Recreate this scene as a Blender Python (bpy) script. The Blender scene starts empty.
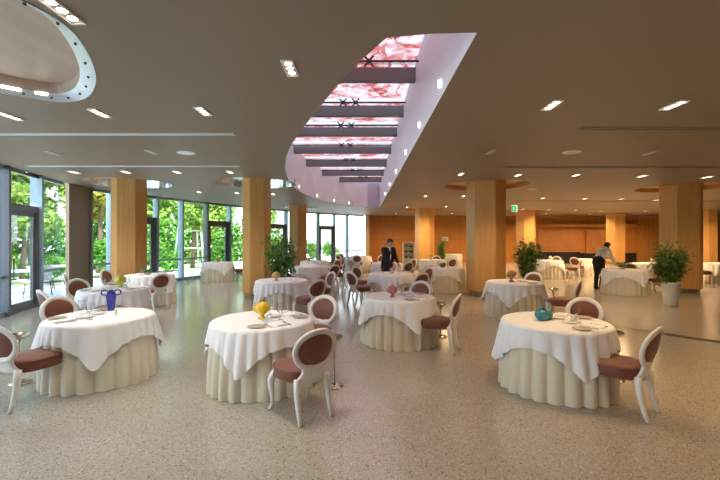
import bpy, math, random
from math import sin, cos, pi, radians, sqrt, atan2
from mathutils import Vector, Matrix
SC = bpy.context.scene
COL = SC.collection
# ------------------------------------------------------------------ camera, sky, sun, exposure
F = 390.0            # focal length in pixels of a 720 px wide frame
HZ = 238.0           # horizon row
EYE = 1.72
CEIL = 3.3
cam_d = bpy.data.cameras.new('camera')
cam_d.sensor_width = 36.0
cam_d.lens = F / 720 * 36
cam_d.shift_y = -(240 - HZ) / 720
cam_d.clip_end = 300
cam = bpy.data.objects.new('camera', cam_d)
COL.objects.link(cam)
cam.location = (0, 0, EYE)
cam.rotation_euler = (pi / 2, 0, 0)
SC.camera = cam
SC.view_settings.view_transform = 'Standard'
SC.view_settings.look = 'None'
SC.view_settings.gamma = 1.0
SC.view_settings.use_curve_mapping = False
SC.view_settings.exposure = 0.64
SKY = 2.7
SUN = 8.0
SPOT_W = 80.0
WARM_COL = (1.0, 0.66, 0.34)
SPOT_COL = (1.0, 0.90, 0.77)
world = bpy.data.worlds.new('sky')
SC.world = world
world.use_nodes = True
wt = world.node_tree
bg = wt.nodes['Background']
tc = wt.nodes.new('ShaderNodeTexCoord')
sep = wt.nodes.new('ShaderNodeSeparateXYZ')
ramp = wt.nodes.new('ShaderNodeValToRGB')
wt.links.new(tc.outputs['Generated'], sep.inputs[0])
wt.links.new(sep.outputs[2], ramp.inputs[0])
wt.links.new(ramp.outputs[0], bg.inputs[0])
ramp.color_ramp.elements[0].color = (0.93, 0.97, 1.0, 1)
ramp.color_ramp.elements[1].color = (0.50, 0.68, 1.0, 1)
bg.inputs[1].default_value = SKY
sun_d = bpy.data.lights.new('sun', 'SUN')
sun_d.energy = SUN
sun_d.angle = radians(3)
sun_d.color = (1.0, 0.95, 0.86)
sun = bpy.data.objects.new('sun', sun_d)
COL.objects.link(sun)
sun.location = (10, -10, 20)
sun.rotation_euler = Vector((0.45, -0.50, 1.0)).to_track_quat('Z', 'Y').to_euler()

# ------------------------------------------------------------------ helpers
def px(x, Y):
    return (x - 360) / F * Y
def on_ceil(x, y):
    Y = F * (CEIL - EYE) / (HZ - y)
    return (px(x, Y), Y)
def on_floor(x, y):
    Y = F * EYE / (y - HZ)
    return (px(x, Y), Y)

class G:
    def __init__(s):
        s.v = []; s.f = []; s.m = []
    def add(s, vs, fs, m=0):
        o = len(s.v)
        s.v += [tuple(v) for v in vs]
        s.f += [tuple(i + o for i in f) for f in fs]
        s.m += [m] * len(fs)
        return s
    def box(s, c, d, rz=0.0, M=None, m=0):
        x, y, z = d[0] / 2, d[1] / 2, d[2] / 2
        vs = []
        for k in (-z, z):
            for (a, b) in ((-x, -y), (x, -y), (x, y), (-x, y)):
                p = (a * cos(rz) - b * sin(rz) + c[0], a * sin(rz) + b * cos(rz) + c[1], k + c[2])
                vs.append(M @ Vector(p) if M else p)
        return s.add(vs, [(3, 2, 1, 0), (4, 5, 6, 7), (0, 1, 5, 4), (1, 2, 6, 5), (2, 3, 7, 6), (3, 0, 4, 7)], m)
    def tube(s, pts, rad, n=8, m=0, flat=1.0, caps=True):
        pts = [Vector(p) for p in pts]
        if not isinstance(rad, (list, tuple)): rad = [rad] * len(pts)
        vs = []; N = len(pts)
        t0 = (pts[1] - pts[0]).normalized()
        u = t0.orthogonal().normalized()
        for i, p in enumerate(pts):
            t = (pts[min(i + 1, N - 1)] - pts[max(i - 1, 0)]).normalized()
            u = (u - t * u.dot(t)).normalized()
            w = t.cross(u)
            for k in range(n):
                a = 2 * pi * k / n
                vs.append(p + u * cos(a) * rad[i] + w * sin(a) * rad[i] * flat)
        fs = []
        for i in range(N - 1):
            for k in range(n):
                a, b = i * n + k, i * n + (k + 1) % n
                fs.append((a, b, b + n, a + n))
        if caps:
            fs.append(tuple(range(n - 1, -1, -1)))
            fs.append(tuple((N - 1) * n + k for k in range(n)))
        return s.add(vs, fs, m)
    def loop(s, pts, ra, rb, n=8, nor=(0, 0, 1), m=0):
        pts = [Vector(p) for p in pts]; N = len(pts); vs = []
        nor = Vector(nor)
        for i, p in enumerate(pts):
            t = (pts[(i + 1) % N] - pts[i - 1]).normalized()
            w = (nor - t * nor.dot(t)).normalized(); u = t.cross(w)
            for k in range(n):
                a = 2 * pi * k / n
                vs.append(p + u * cos(a) * ra + w * sin(a) * rb)
        fs = []
        for i in range(N):
            for k in range(n):
                a, b = i * n + k, i * n + (k + 1) % n
                c, d = ((i + 1) % N) * n + (k + 1) % n, ((i + 1) % N) * n + k
                fs.append((a, b, c, d))
        return s.add(vs, fs, m)
    def lathe(s, prof, n=20, c=(0, 0, 0), m=0, M=None, caps=True):
        vs = []
        for (r, z) in prof:
            for k in range(n):
                a = 2 * pi * k / n
                p = Vector((c[0] + r * cos(a), c[1] + r * sin(a), c[2] + z))
                vs.append(M @ p if M else p)
        fs = []
        for i in range(len(prof) - 1):
            for k in range(n):
                a, b = i * n + k, i * n + (k + 1) % n
                fs.append((a, b, b + n, a + n))
        if caps:
            fs.append(tuple(range(n - 1, -1, -1)))
            L = (len(prof) - 1) * n
            fs.append(tuple(L + k for k in range(n)))
        return s.add(vs, fs, m)
    def prism(s, poly, z0, z1, m=0):
        n = len(poly)
        vs = [(x, y, z0) for x, y in poly] + [(x, y, z1) for x, y in poly]
        fs = [(i, (i + 1) % n, n + (i + 1) % n, n + i) for i in range(n)]
        fs += [tuple(range(n - 1, -1, -1)), tuple(range(n, 2 * n))]
        return s.add(vs, fs, m)
    def strip(s, a, b, closed=False, m=0):
        n = len(a)
        vs = list(a) + list(b)
        R = n if closed else n - 1
        return s.add(vs, [(i, (i + 1) % n, n + (i + 1) % n, n + i) for i in range(R)], m)
    def ball(s, c, r, n=12, m=0, M=None):
        r = r if isinstance(r, (tuple, list)) else (r, r, r)
        K = max(6, n // 2 + 2); vs = []; fs = []
        for i in range(K + 1):
            t = pi * i / K
            rr = max(sin(t), 1e-3)
            for k in range(n):
                a = 2 * pi * k / n
                p = Vector((r[0] * rr * cos(a), r[1] * rr * sin(a), -r[2] * cos(t)))
                p = (M @ p if M else p) + Vector(c)
                vs.append(p)
        for i in range(K):
            for k in range(n):
                a, b = i * n + k, i * n + (k + 1) % n
                fs.append((a, b, b + n, a + n))
        fs.append(tuple(range(n - 1, -1, -1))); fs.append(tuple(K * n + k for k in range(n)))
        return s.add(vs, fs, m)
    def capsule(s, a, b, ra, rb, n=12):
        a, b = Vector(a), Vector(b)
        s.tube([a, a.lerp(b, .5), b], [ra, (ra + rb) / 2, rb], n)
        s.ball(a, ra, n); s.ball(b, rb, n)
        return s

def mk(name, g, mat, parent=None, smooth=False, bevel=0.0):
    me = bpy.data.meshes.new(name)
    me.from_pydata([tuple(v) for v in g.v], [], g.f)
    for mm in (mat if isinstance(mat, (list, tuple)) else [mat]):
        me.materials.append(mm)
    if any(g.m): me.polygons.foreach_set('material_index', g.m)
    if smooth: me.polygons.foreach_set('use_smooth', [True] * len(me.polygons))
    me.update()
    o = bpy.data.objects.new(name, me)
    COL.objects.link(o)
    if parent: o.parent = parent
    if bevel:
        b = o.modifiers.new('bevel', 'BEVEL'); b.width = bevel; b.segments = 2; b.limit_method = 'ANGLE'
    return o
def tag(o, label, cat, group=None, kind=None):
    o['label'] = label
    o['category'] = cat
    n = len(label.split())
    if not 4 <= n <= 16: print('LABEL LENGTH', n, label)
    if group: o['group'] = group
    if kind: o['kind'] = kind
    return o
def thing(name, label, cat, loc=(0, 0, 0), rz=0.0, group=None):
    o = bpy.data.objects.new(name, None)
    o.empty_display_size = 0.1
    COL.objects.link(o)
    o.location = loc; o.rotation_euler = (0, 0, rz)
    return tag(o, label, cat, group)
def struct(name, g, mat, label=None, cat=None, parent=None, smooth=False, bevel=0.0):
    o = mk(name, g, mat, parent, smooth, bevel)
    if parent is None:
        o['kind'] = 'structure'
        if label: tag(o, label, cat or name.split('_')[0], kind='structure')
    return o
def dup(root, loc, rz, label, group=None):
    def cp(o, par):
        c = o.copy(); COL.objects.link(c)
        c.parent = par
        for ch in o.children: cp(ch, c)
        return c
    r = cp(root, None)
    r.location = loc; r.rotation_euler = (0, 0, rz); r['label'] = label
    if not 4 <= len(label.split()) <= 16: print('LABEL LENGTH', len(label.split()), label)
    if group: r['group'] = group
    return r
class Proto:
    """first place() moves the built thing, later ones copy it"""
    def __init__(s, root): s.r = root; s.used = False
    def place(s, loc, rz, label, group=None):
        if not s.used:
            s.used = True
            s.r.location = loc; s.r.rotation_euler = (0, 0, rz); s.r['label'] = label
            if not 4 <= len(label.split()) <= 16: print('LABEL LENGTH', len(label.split()), label)
            if group: s.r['group'] = group
            return s.r
        return dup(s.r, loc, rz, label, group)

# ------------------------------------------------------------------ materials
def new_mat(name):
    m = bpy.data.materials.new(name); m.use_nodes = True
    return m, m.node_tree, m.node_tree.nodes['Principled BSDF']
def plain(name, col, rough=0.5, metal=0.0, sheen=0.0, coat=0.0, noise=0.04, nscale=30, bump=0.0, spec=0.5):
    m, t, b = new_mat(name)
    n = t.nodes.new('ShaderNodeTexNoise'); n.inputs['Scale'].default_value = nscale
    n.inputs['Detail'].default_value = 3
    c = t.nodes.new('ShaderNodeTexCoord'); t.links.new(c.outputs['Object'], n.inputs['Vector'])
    mx = t.nodes.new('ShaderNodeMix'); mx.data_type = 'RGBA'
    mx.inputs[6].default_value = (*[max(0, x * (1 - noise * 2)) for x in col], 1)
    mx.inputs[7].default_value = (*[min(1, x * (1 + noise * 2)) for x in col], 1)
    t.links.new(n.outputs[0], mx.inputs[0]); t.links.new(mx.outputs[2], b.inputs['Base Color'])
    b.inputs['Roughness'].default_value = rough; b.inputs['Metallic'].default_value = metal
    b.inputs['Sheen Weight'].default_value = sheen
    b.inputs['Coat Weight'].default_value = coat
    b.inputs['Specular IOR Level'].default_value = spec
    if bump:
        bp = t.nodes.new('ShaderNodeBump'); bp.inputs['Strength'].default_value = bump; bp.inputs['Distance'].default_value = .01
        t.links.new(n.outputs[0], bp.inputs['Height']); t.links.new(bp.outputs[0], b.inputs['Normal'])
    return m
def glow(name, col, s):
    m, t, b = new_mat(name)
    b.inputs['Base Color'].default_value = (*col, 1)
    b.inputs['Emission Color'].default_value = (*col, 1)
    b.inputs['Emission Strength'].default_value = s
    return m
def thin_glass(name, tint=(0.93, 0.97, 0.97), fres=0.5, rough=0.0):
    m, t, b = new_mat(name); t.nodes.remove(b)
    out = t.nodes['Material Output']
    tr = t.nodes.new('ShaderNodeBsdfTransparent'); tr.inputs[0].default_value = (*tint, 1)
    gl = t.nodes.new('ShaderNodeBsdfGlossy'); gl.inputs['Roughness'].default_value = rough
    lw = t.nodes.new('ShaderNodeLayerWeight'); lw.inputs[0].default_value = .25
    mu = t.nodes.new('ShaderNodeMath'); mu.operation = 'MULTIPLY'; mu.inputs[1].default_value = fres
    t.links.new(lw.outputs['Fresnel'], mu.inputs[0])
    mx = t.nodes.new('ShaderNodeMixShader')
    t.links.new(mu.outputs[0], mx.inputs[0]); t.links.new(tr.outputs[0], mx.inputs[1]); t.links.new(gl.outputs[0], mx.inputs[2])
    t.links.new(mx.outputs[0], out.inputs[0])
    return m
def wood(name, dark, light, scale=(14, 14, 0.8), rough=0.38, seam=0.0, zseam=0.0):
    m, t, b = new_mat(name)
    c = t.nodes.new('ShaderNodeTexCoord')
    mp = t.nodes.new('ShaderNodeMapping'); mp.inputs['Scale'].default_value = scale
    t.links.new(c.outputs['Object'], mp.inputs[0])
    n = t.nodes.new('ShaderNodeTexNoise'); n.inputs['Scale'].default_value = 1.6; n.inputs['Detail'].default_value = 6
    n.inputs['Distortion'].default_value = 0.6
    t.links.new(mp.outputs[0], n.inputs['Vector'])
    r = t.nodes.new('ShaderNodeValToRGB')
    r.color_ramp.elements[0].position = .3; r.color_ramp.elements[1].position = .72
    r.color_ramp.elements[0].color = (*dark, 1); r.color_ramp.elements[1].color = (*light, 1)
    t.links.new(n.outputs[0], r.inputs[0])
    last = r.outputs[0]
    if seam:
        sp = t.nodes.new('ShaderNodeSeparateXYZ'); t.links.new(c.outputs['Object'], sp.inputs[0])
        def line(sock, period, w):
            d = t.nodes.new('ShaderNodeMath'); d.operation = 'DIVIDE'; d.inputs[1].default_value = period
            t.links.new(sock, d.inputs[0])
            fr = t.nodes.new('ShaderNodeMath'); fr.operation = 'FRACT'; t.links.new(d.outputs[0], fr.inputs[0])
            lt = t.nodes.new('ShaderNodeMath'); lt.operation = 'LESS_THAN'; lt.inputs[1].default_value = w / period
            t.links.new(fr.outputs[0], lt.inputs[0]); return lt.outputs[0]
        a = line(sp.outputs[0], seam, .012)
        if zseam:
            z = line(sp.outputs[2], zseam, .02)
            mxx = t.nodes.new('ShaderNodeMath'); mxx.operation = 'MAXIMUM'
            t.links.new(a, mxx.inputs[0]); t.links.new(z, mxx.inputs[1]); a = mxx.outputs[0]
        mx = t.nodes.new('ShaderNodeMix'); mx.data_type = 'RGBA'
        mx.inputs[7].default_value = (*[x * .45 for x in dark], 1)
        t.links.new(a, mx.inputs[0]); t.links.new(last, mx.inputs[6]); last = mx.outputs[2]
    t.links.new(last, b.inputs['Base Color'])
    b.inputs['Roughness'].default_value = rough
    return m
def terrazzo():
    m, t, b = new_mat('terrazzo')
    c = t.nodes.new('ShaderNodeTexCoord')
    big = t.nodes.new('ShaderNodeTexNoise'); big.inputs['Scale'].default_value = .6
    t.links.new(c.outputs['Object'], big.inputs['Vector'])
    base = t.nodes.new('ShaderNodeMix'); base.data_type = 'RGBA'
    base.inputs[6].default_value = (.385, .35, .305, 1); base.inputs[7].default_value = (.445, .405, .36, 1)
    t.links.new(big.outputs[0], base.inputs[0])
    last = base.outputs[2]
    for (sc, th, colr, seedoff) in ((48, .17, (.13, .095, .075), 0), (66, .18, (.18, .135, .105), 3.3), (52, .20, (.60, .54, .47), 7.7), (95, .20, (.25, .19, .15), 5.1)):
        mp = t.nodes.new('ShaderNodeMapping'); mp.inputs['Location'].default_value = (seedoff, seedoff * .7, 0)
        t.links.new(c.outputs['Object'], mp.inputs[0])
        v = t.nodes.new('ShaderNodeTexVoronoi'); v.inputs['Scale'].default_value = sc; v.inputs['Randomness'].default_value = 1
        t.links.new(mp.outputs[0], v.inputs['Vector'])
        # size of each chip varies by its cell colour
        sx = t.nodes.new('ShaderNodeSeparateColor'); t.links.new(v.outputs['Color'], sx.inputs[0])
        mu = t.nodes.new('ShaderNodeMath'); mu.operation = 'MULTIPLY'; mu.inputs[1].default_value = th * 1.9
        t.links.new(sx.outputs[0], mu.inputs[0])
        lt = t.nodes.new('ShaderNodeMath'); lt.operation = 'LESS_THAN'
        t.links.new(v.outputs['Distance'], lt.inputs[0]); t.links.new(mu.outputs[0], lt.inputs[1])
        mx = t.nodes.new('ShaderNodeMix'); mx.data_type = 'RGBA'; mx.inputs[7].default_value = (*colr, 1)
        t.links.new(lt.outputs[0], mx.inputs[0]); t.links.new(last, mx.inputs[6]); last = mx.outputs[2]
    t.links.new(last, b.inputs['Base Color'])
    b.inputs['Roughness'].default_value = .165
    b.inputs['Specular IOR Level'].default_value = .9
    return m
def leafy(name, dark, light, scale=3.0, trans=True):
    m, t, b = new_mat(name)
    c = t.nodes.new('ShaderNodeTexCoord')
    n = t.nodes.new('ShaderNodeTexNoise'); n.inputs['Scale'].default_value = scale; n.inputs['Detail'].default_value = 4
    t.links.new(c.outputs['Object'], n.inputs['Vector'])
    r = t.nodes.new('ShaderNodeValToRGB')
    r.color_ramp.elements[0].position = .3; r.color_ramp.elements[1].position = .7
    r.color_ramp.elements[0].color = (*dark, 1); r.color_ramp.elements[1].color = (*light, 1)
    t.links.new(n.outputs[0], r.inputs[0]); t.links.new(r.outputs[0], b.inputs['Base Color'])
    b.inputs['Roughness'].default_value = .55
    b.inputs['Specular IOR Level'].default_value = .25
    if trans:
        tl = t.nodes.new('ShaderNodeBsdfTranslucent'); t.links.new(r.outputs[0], tl.inputs[0])
        mx = t.nodes.new('ShaderNodeMixShader'); mx.inputs[0].default_value = .35
        t.links.new(b.outputs[0], mx.inputs[1]); t.links.new(tl.outputs[0], mx.inputs[2])
        t.links.new(mx.outputs[0], t.nodes['Material Output'].inputs[0])
    return m
def printed_glass(strip=.86):
    """skylight panes printed with red and pink blossom branches on white"""
    m, t, b = new_mat('printed_glass'); t.nodes.remove(b)
    c = t.nodes.new('ShaderNodeTexCoord')
    mp = t.nodes.new('ShaderNodeMapping'); mp.inputs['Scale'].default_value = (1.0, 1.0, 1.0)
    t.links.new(c.outputs['Object'], mp.inputs[0])
    n = t.nodes.new('ShaderNodeTexNoise'); n.inputs['Scale'].default_value = 3.4; n.inputs['Detail'].default_value = 8
    n.inputs['Roughness'].default_value = .62; n.inputs['Distortion'].default_value = .9
    t.links.new(mp.outputs[0], n.inputs['Vector'])
    r = t.nodes.new('ShaderNodeValToRGB')
    e = r.color_ramp.elements
    e[0].position = .34; e[0].color = (.66, .14, .13, 1)
    e[1].position = .58; e[1].color = (.96, .96, .98, 1)
    for p_, c_ in ((.395, (.82, .42, .41, 1)), (.455, (.88, .63, .61, 1)), (.52, (.93, .86, .85, 1))):
        a = e.new(p_); a.color = c_
    t.links.new(n.outputs[0], r.inputs[0])
    # branches
    n2 = t.nodes.new('ShaderNodeTexNoise'); n2.inputs['Scale'].default_value = 1.1; n2.inputs['Detail'].default_value = 3; n2.inputs['Distortion'].default_value = 1.5
    t.links.new(mp.outputs[0], n2.inputs['Vector'])
    s1 = t.nodes.new('ShaderNodeMath'); s1.operation = 'SUBTRACT'; s1.inputs[1].default_value = .5
    ab = t.nodes.new('ShaderNodeMath'); ab.operation = 'ABSOLUTE'
    lt = t.nodes.new('ShaderNodeMath'); lt.operation = 'LESS_THAN'; lt.inputs[1].default_value = .018
    t.links.new(n2.outputs[0], s1.inputs[0]); t.links.new(s1.outputs[0], ab.inputs[0]); t.links.new(ab.outputs[0], lt.inputs[0])
    mx = t.nodes.new('ShaderNodeMix'); mx.data_type = 'RGBA'; mx.inputs[7].default_value = (.74, .26, .24, 1)
    t.links.new(lt.outputs[0], mx.inputs[0]); t.links.new(r.outputs[0], mx.inputs[6])
    sg = t.nodes.new('ShaderNodeSeparateXYZ'); t.links.new(c.outputs['Generated'], sg.inputs[0])
    gt = t.nodes.new('ShaderNodeMath'); gt.operation = 'GREATER_THAN'; gt.inputs[1].default_value = strip
    t.links.new(sg.outputs[1], gt.inputs[0])
    m0 = mx
    mx = t.nodes.new('ShaderNodeMix'); mx.data_type = 'RGBA'; mx.inputs[7].default_value = (.94, .96, .98, 1)
    t.links.new(gt.outputs[0], mx.inputs[0]); t.links.new(m0.outputs[2], mx.inputs[6])
    dk = t.nodes.new('ShaderNodeMix'); dk.data_type = 'RGBA'; dk.blend_type = 'MULTIPLY'; dk.inputs[0].default_value = 1; dk.inputs[7].default_value = (.45, .45, .46, 1)
    t.links.new(mx.outputs[2], dk.inputs[6])
    tl = t.nodes.new('ShaderNodeBsdfTranslucent'); t.links.new(dk.outputs[2], tl.inputs[0])
    tp = t.nodes.new('ShaderNodeBsdfTransparent'); t.links.new(dk.outputs[2], tp.inputs[0])
    ms = t.nodes.new('ShaderNodeMixShader'); ms.inputs[0].default_value = .35
    t.links.new(tl.outputs[0], ms.inputs[1]); t.links.new(tp.outputs[0], ms.inputs[2])
    t.links.new(ms.outputs[0], t.nodes['Material Output'].inputs[0])
    return m

M_FLOOR = terrazzo()
M_CEIL = plain('ceiling_paint', (.25, .198, .142), rough=.5, noise=.015, nscale=2)
M_WOOD = wood('anigre_wood', (.52, .265, .075), (.64, .36, .125), rough=.33)
M_WALLWOOD = wood('panel_wood', (.37, .14, .022), (.46, .195, .038), rough=.4, seam=2.4, zseam=1.62)
M_WALLSLAT = wood('slatted_wood', (.43, .18, .04), (.55, .27, .07), rough=.45, seam=.3)
M_PALEWOOD = wood('pale_veneer', (.46, .36, .29), (.54, .44, .36), scale=(3, .5, 3), rough=.45)
M_WELL = plain('well_daylight_tint', (.74, .75, .84), rough=.5, noise=.01, nscale=2)  # white walls; lavender tint of sky and pink glass put into the colour
M_WHITEGLOSS = plain('white_gloss', (.80, .82, .83), rough=.25, noise=.01)
M_RING = plain('ring_metal', (.80, .86, .90), rough=.14, metal=.85, noise=.02)
M_BAND = plain('brushed_band', (.62, .68, .72), rough=.28, metal=.7, noise=.05, nscale=8)
M_FRAME = plain('window_metal_sky_tint', (.33, .45, .56), rough=.32, metal=.3, noise=.03)  # blue of the reflected sky put into the metal's base colour
M_DOORFRAME = plain('door_metal', (.15, .17, .195), rough=.4, metal=.35, noise=.03)
M_GLASS = thin_glass('window_glass')
M_CLEAR = thin_glass('clear_glass', (.92, .95, .96), .8, .02)
M_DARK = plain('dark_metal', (.05, .05, .055), rough=.4, metal=.5)
M_BEAM = plain('beam_paint', (.17, .165, .175), rough=.5, noise=.03)
M_SLOT = plain('slot_grey', (.20, .18, .16), rough=.5)
M_SLOTLIGHT = plain('slot_aluminium', (.55, .58, .60), rough=.35, metal=.4)
M_BULB = glow('lit_bulb', (1.0, .86, .62), 6.0)
M_COOLBULB = glow('cool_bulb', (1.0, .97, .95), 4.0)
M_LACQ = plain('white_lacquer', (.80, .775, .73), rough=.3, noise=.02, nscale=6)
M_VELVET = plain('brown_velvet', (.185, .055, .026), rough=.5, sheen=.15, noise=.14, nscale=9)
M_VELVET2 = plain('mauve_velvet', (.20, .085, .085), rough=.6, sheen=.9, noise=.12, nscale=9)
M_CREAM = plain('cream_cloth', (.75, .69, .55), rough=.85, sheen=.1, noise=.03, nscale=60)
M_WHITE = plain('white_cloth', (.88, .88, .89), rough=.8, sheen=.1, noise=.015, nscale=60)
M_NAPKIN = plain('napkin_linen', (.90, .89, .88), rough=.85, noise=.03, nscale=40)
M_STONEWARE = plain('beige_stoneware', (.46, .40, .33), rough=.55, noise=.08, nscale=50)
M_PORC = plain('white_porcelain', (.82, .81, .79), rough=.2, noise=.02)
M_STEEL = plain('polished_steel', (.62, .61, .60), rough=.2, metal=1.0, noise=.02)
M_CHAMP = plain('champagne_metal', (.58, .52, .43), rough=.22, metal=1.0, noise=.03)
M_TABLEWOOD = plain('table_board', (.30, .20, .12), rough=.6)
M_POT = plain('pot_white', (.83, .80, .76), rough=.35, noise=.02)
M_SOIL = plain('potting_soil', (.05, .035, .025), rough=.95, noise=.3, nscale=40)
M_BARK = plain('bark', (.16, .11, .07), rough=.9, noise=.25, nscale=20)
M_FICUS = leafy('ficus_leaf', (.05, .15, .035), (.22, .40, .11), 6)
M_PLANTR = leafy('warm_leaf', (.06, .13, .025), (.26, .36, .09), 6)
M_TREE = leafy('tree_leaf', (.13, .30, .04), (.42, .58, .12), .9)
M_TREEY = leafy('yellow_leaf', (.24, .30, .03), (.58, .50, .09), .9)
M_HEDGE = leafy('hedge_leaf', (.05, .20, .02), (.20, .45, .06), 1.2)
M_LAWN = plain('lawn', (.30, .40, .14), rough=.95, noise=.25, nscale=3)
M_PAVE = plain('pale_paving', (.76, .76, .74), rough=.8, noise=.06, nscale=4)
M_BLACK = plain('black_laminate', (.012, .012, .014), rough=.35)
M_GARDENWHITE = plain('garden_white', (.80, .82, .84), rough=.4)
M_CONC = plain('grey_render', (.42, .44, .46), rough=.8, noise=.06, nscale=1.5)
M_GREYWOOD = wood('grey_panel', (.23, .18, .12), (.33, .26, .17), rough=.3)
M_STRIP = plain('mosaic_strip', (.05, .035, .028), rough=.35, noise=.5, nscale=30)

# ------------------------------------------------------------------ setting: facade line, floor, ceiling
FACADE = [(-5.6, -5.0), (-6.2, 1.0), (-6.7, 5.0), (-7.75, 8.35), (-8.25, 10.2), (-8.5, 11.4), (-8.6, 12.5), (-8.1, 14.3), (-7.5, 15.6),
          (-6.4, 18.2), (-4.5, 21.8), (-2.2, 25.0), (0.45, 27.3)]
def facade_at(x):
    k = (x - 360) / F
    for (a, b) in zip(FACADE[2:], FACADE[3:]):
        # a + t (b-a) with X = k Y
        da, db = a[0] - k * a[1], b[0] - k * b[1]
        if da * db <= 0 and da != db:
            t = da / (da - db)
            return (a[0] + t * (b[0] - a[0]), a[1] + t * (b[1] - a[1]))
    raise ValueError(x)
BACK_Y = 28.0
RIGHT_X = 28.0
room = FACADE + [(0.45, BACK_Y), (RIGHT_X, BACK_Y), (RIGHT_X, -5.0)]

g = G(); g.add([(x, y, 0) for x, y in room], [tuple(range(len(room) - 1, -1, -1))])
struct('floor', g, M_FLOOR, 'speckled beige terrazzo floor of the dining hall', 'floor')

SKYL = [(.90, 3.0), (.53, 3.02), (.21, 3.08), (.05, 3.38), (-.14, 3.8), (-.46, 4.63), (-.95, 5.95), (-1.35, 7.2), (-1.65, 8.56), (-1.82, 9.6), (-2.0, 11.0),
        (-2.08, 12.6), (-1.95, 14.7), (-1.6, 16.4), (-1.05, 18.2), (-.3, 19.5), (.1, 19.9), (1.02, 20.0)]
def smooth_closed(p, it=2, keep=()):
    for _ in range(it):
        q = []
        for i in range(len(p)):
            a, b = p[i], p[(i + 1) % len(p)]
            q += [(a[0] * .75 + b[0] * .25, a[1] * .75 + b[1] * .25), (a[0] * .25 + b[0] * .75, a[1] * .25 + b[1] * .75)]
        p = q
    return p
def smooth_open(p, it=2):
    for _ in range(it):
        q = [p[0]]
        for a, b in zip(p, p[1:]):
            q += [(a[0] * .75 + b[0] * .25, a[1] * .75 + b[1] * .25), (a[0] * .25 + b[0] * .75, a[1] * .25 + b[1] * .75)]
        p = q + [p[-1]]
    return p
SKYC = smooth_open(SKYL[2:16], 2)
SKYP = [SKYL[0], SKYL[1]] + SKYC + [SKYL[16], SKYL[17]]
OVAL = smooth_closed([(-2.27, 2.50), (-2.15, 2.85), (-2.29, 3.28), (-2.55, 3.78), (-2.80, 4.12), (-3.10, 4.42), (-3.43, 4.56), (-3.72, 4.42), (-4.05, 4.1),
                      (-4.5, 3.4), (-4.65, 2.7), (-4.3, 1.9), (-3.5, 1.5), (-2.75, 1.7)], 2)
COLS = [('C1', -6.69, 11.3, .46, 20), ('C2', -2.99, 11.3, .40, 16), ('C3', -3.13, 19.7, .50, 38), ('C4', 3.56, 21.5, .53, 48),
        ('C5', 3.79, 11.75, .57, 40), ('C6', 10.12, 12.3, .58, 42), ('C7', 9.91, 23.3, .58, 58), ('C8', 16.71, 25.5, .60, 56), ('C9', 19.7, 22.0, .40, 48)]
RING = {'C1': 1.15, 'C2': 1.12, 'C5': 1.2, 'C6': 1.2, 'C3': 1.0, 'C4': 1.1, 'C7': 1.1}
def circ(c, r, n=48):
    return [(c[0] + r * cos(2 * pi * i / n), c[1] + r * sin(2 * pi * i / n)) for i in range(n)]
holes = [SKYP, OVAL] + [circ((c[1], c[2]), RING[c[0]]) for c in COLS if c[0] in RING]
cu = bpy.data.curves.new('ceiling_outline', 'CURVE'); cu.dimensions = '2D'; cu.fill_mode = 'BOTH'
for poly in [room] + holes:
    sp = cu.splines.new('POLY'); sp.points.add(len(poly) - 1)
    for p, (x, y) in zip(sp.points, poly): p.co = (x, y, 0, 1)
    sp.use_cyclic_u = True
co = bpy.data.objects.new('ceiling_outline', cu); COL.objects.link(co)
dg = bpy.context.evaluated_depsgraph_get()
cme = bpy.data.meshes.new_from_object(co.evaluated_get(dg)); cme.name = 'ceiling'
bpy.data.objects.remove(co)
for p in cme.polygons: p.use_smooth = False
cme.materials.clear(); cme.materials.append(M_CEIL)
ceil = bpy.data.objects.new('ceiling', cme); COL.objects.link(ceil); ceil.location = (0, 0, CEIL)
tag(ceil, 'flat painted ceiling with round and boat-shaped openings', 'ceiling', kind='structure')

# roof slab over the ceiling (keeps daylight out of the ceiling void)
cu = bpy.data.curves.new('roof_outline', 'CURVE'); cu.dimensions = '2D'; cu.fill_mode = 'BOTH'
for poly in [room, SKYP]:
    sp = cu.splines.new('POLY'); sp.points.add(len(poly) - 1)
    for p, (x, y) in zip(sp.points, poly): p.co = (x, y, 0, 1)
    sp.use_cyclic_u = True
co = bpy.data.objects.new('roof_outline', cu); COL.objects.link(co)
dg = bpy.context.evaluated_depsgraph_get()
rme = bpy.data.meshes.new_from_object(co.evaluated_get(dg)); rme.name = 'roof'
bpy.data.objects.remove(co)
rme.materials.clear(); rme.materials.append(M_CONC)
roof = bpy.data.objects.new('roof', rme); COL.objects.link(roof); roof.location = (0, 0, 4.45)
tag(roof, 'flat roof slab above the ceiling void', 'roof', kind='structure')
g = G()
n = len(room)
g.strip([(x, y, CEIL) for x, y in room], [(x, y, 4.45) for x, y in room], True)
struct('trim_1', g, M_CONC, 'roof edge fascia above the windows', 'fascia')

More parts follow.
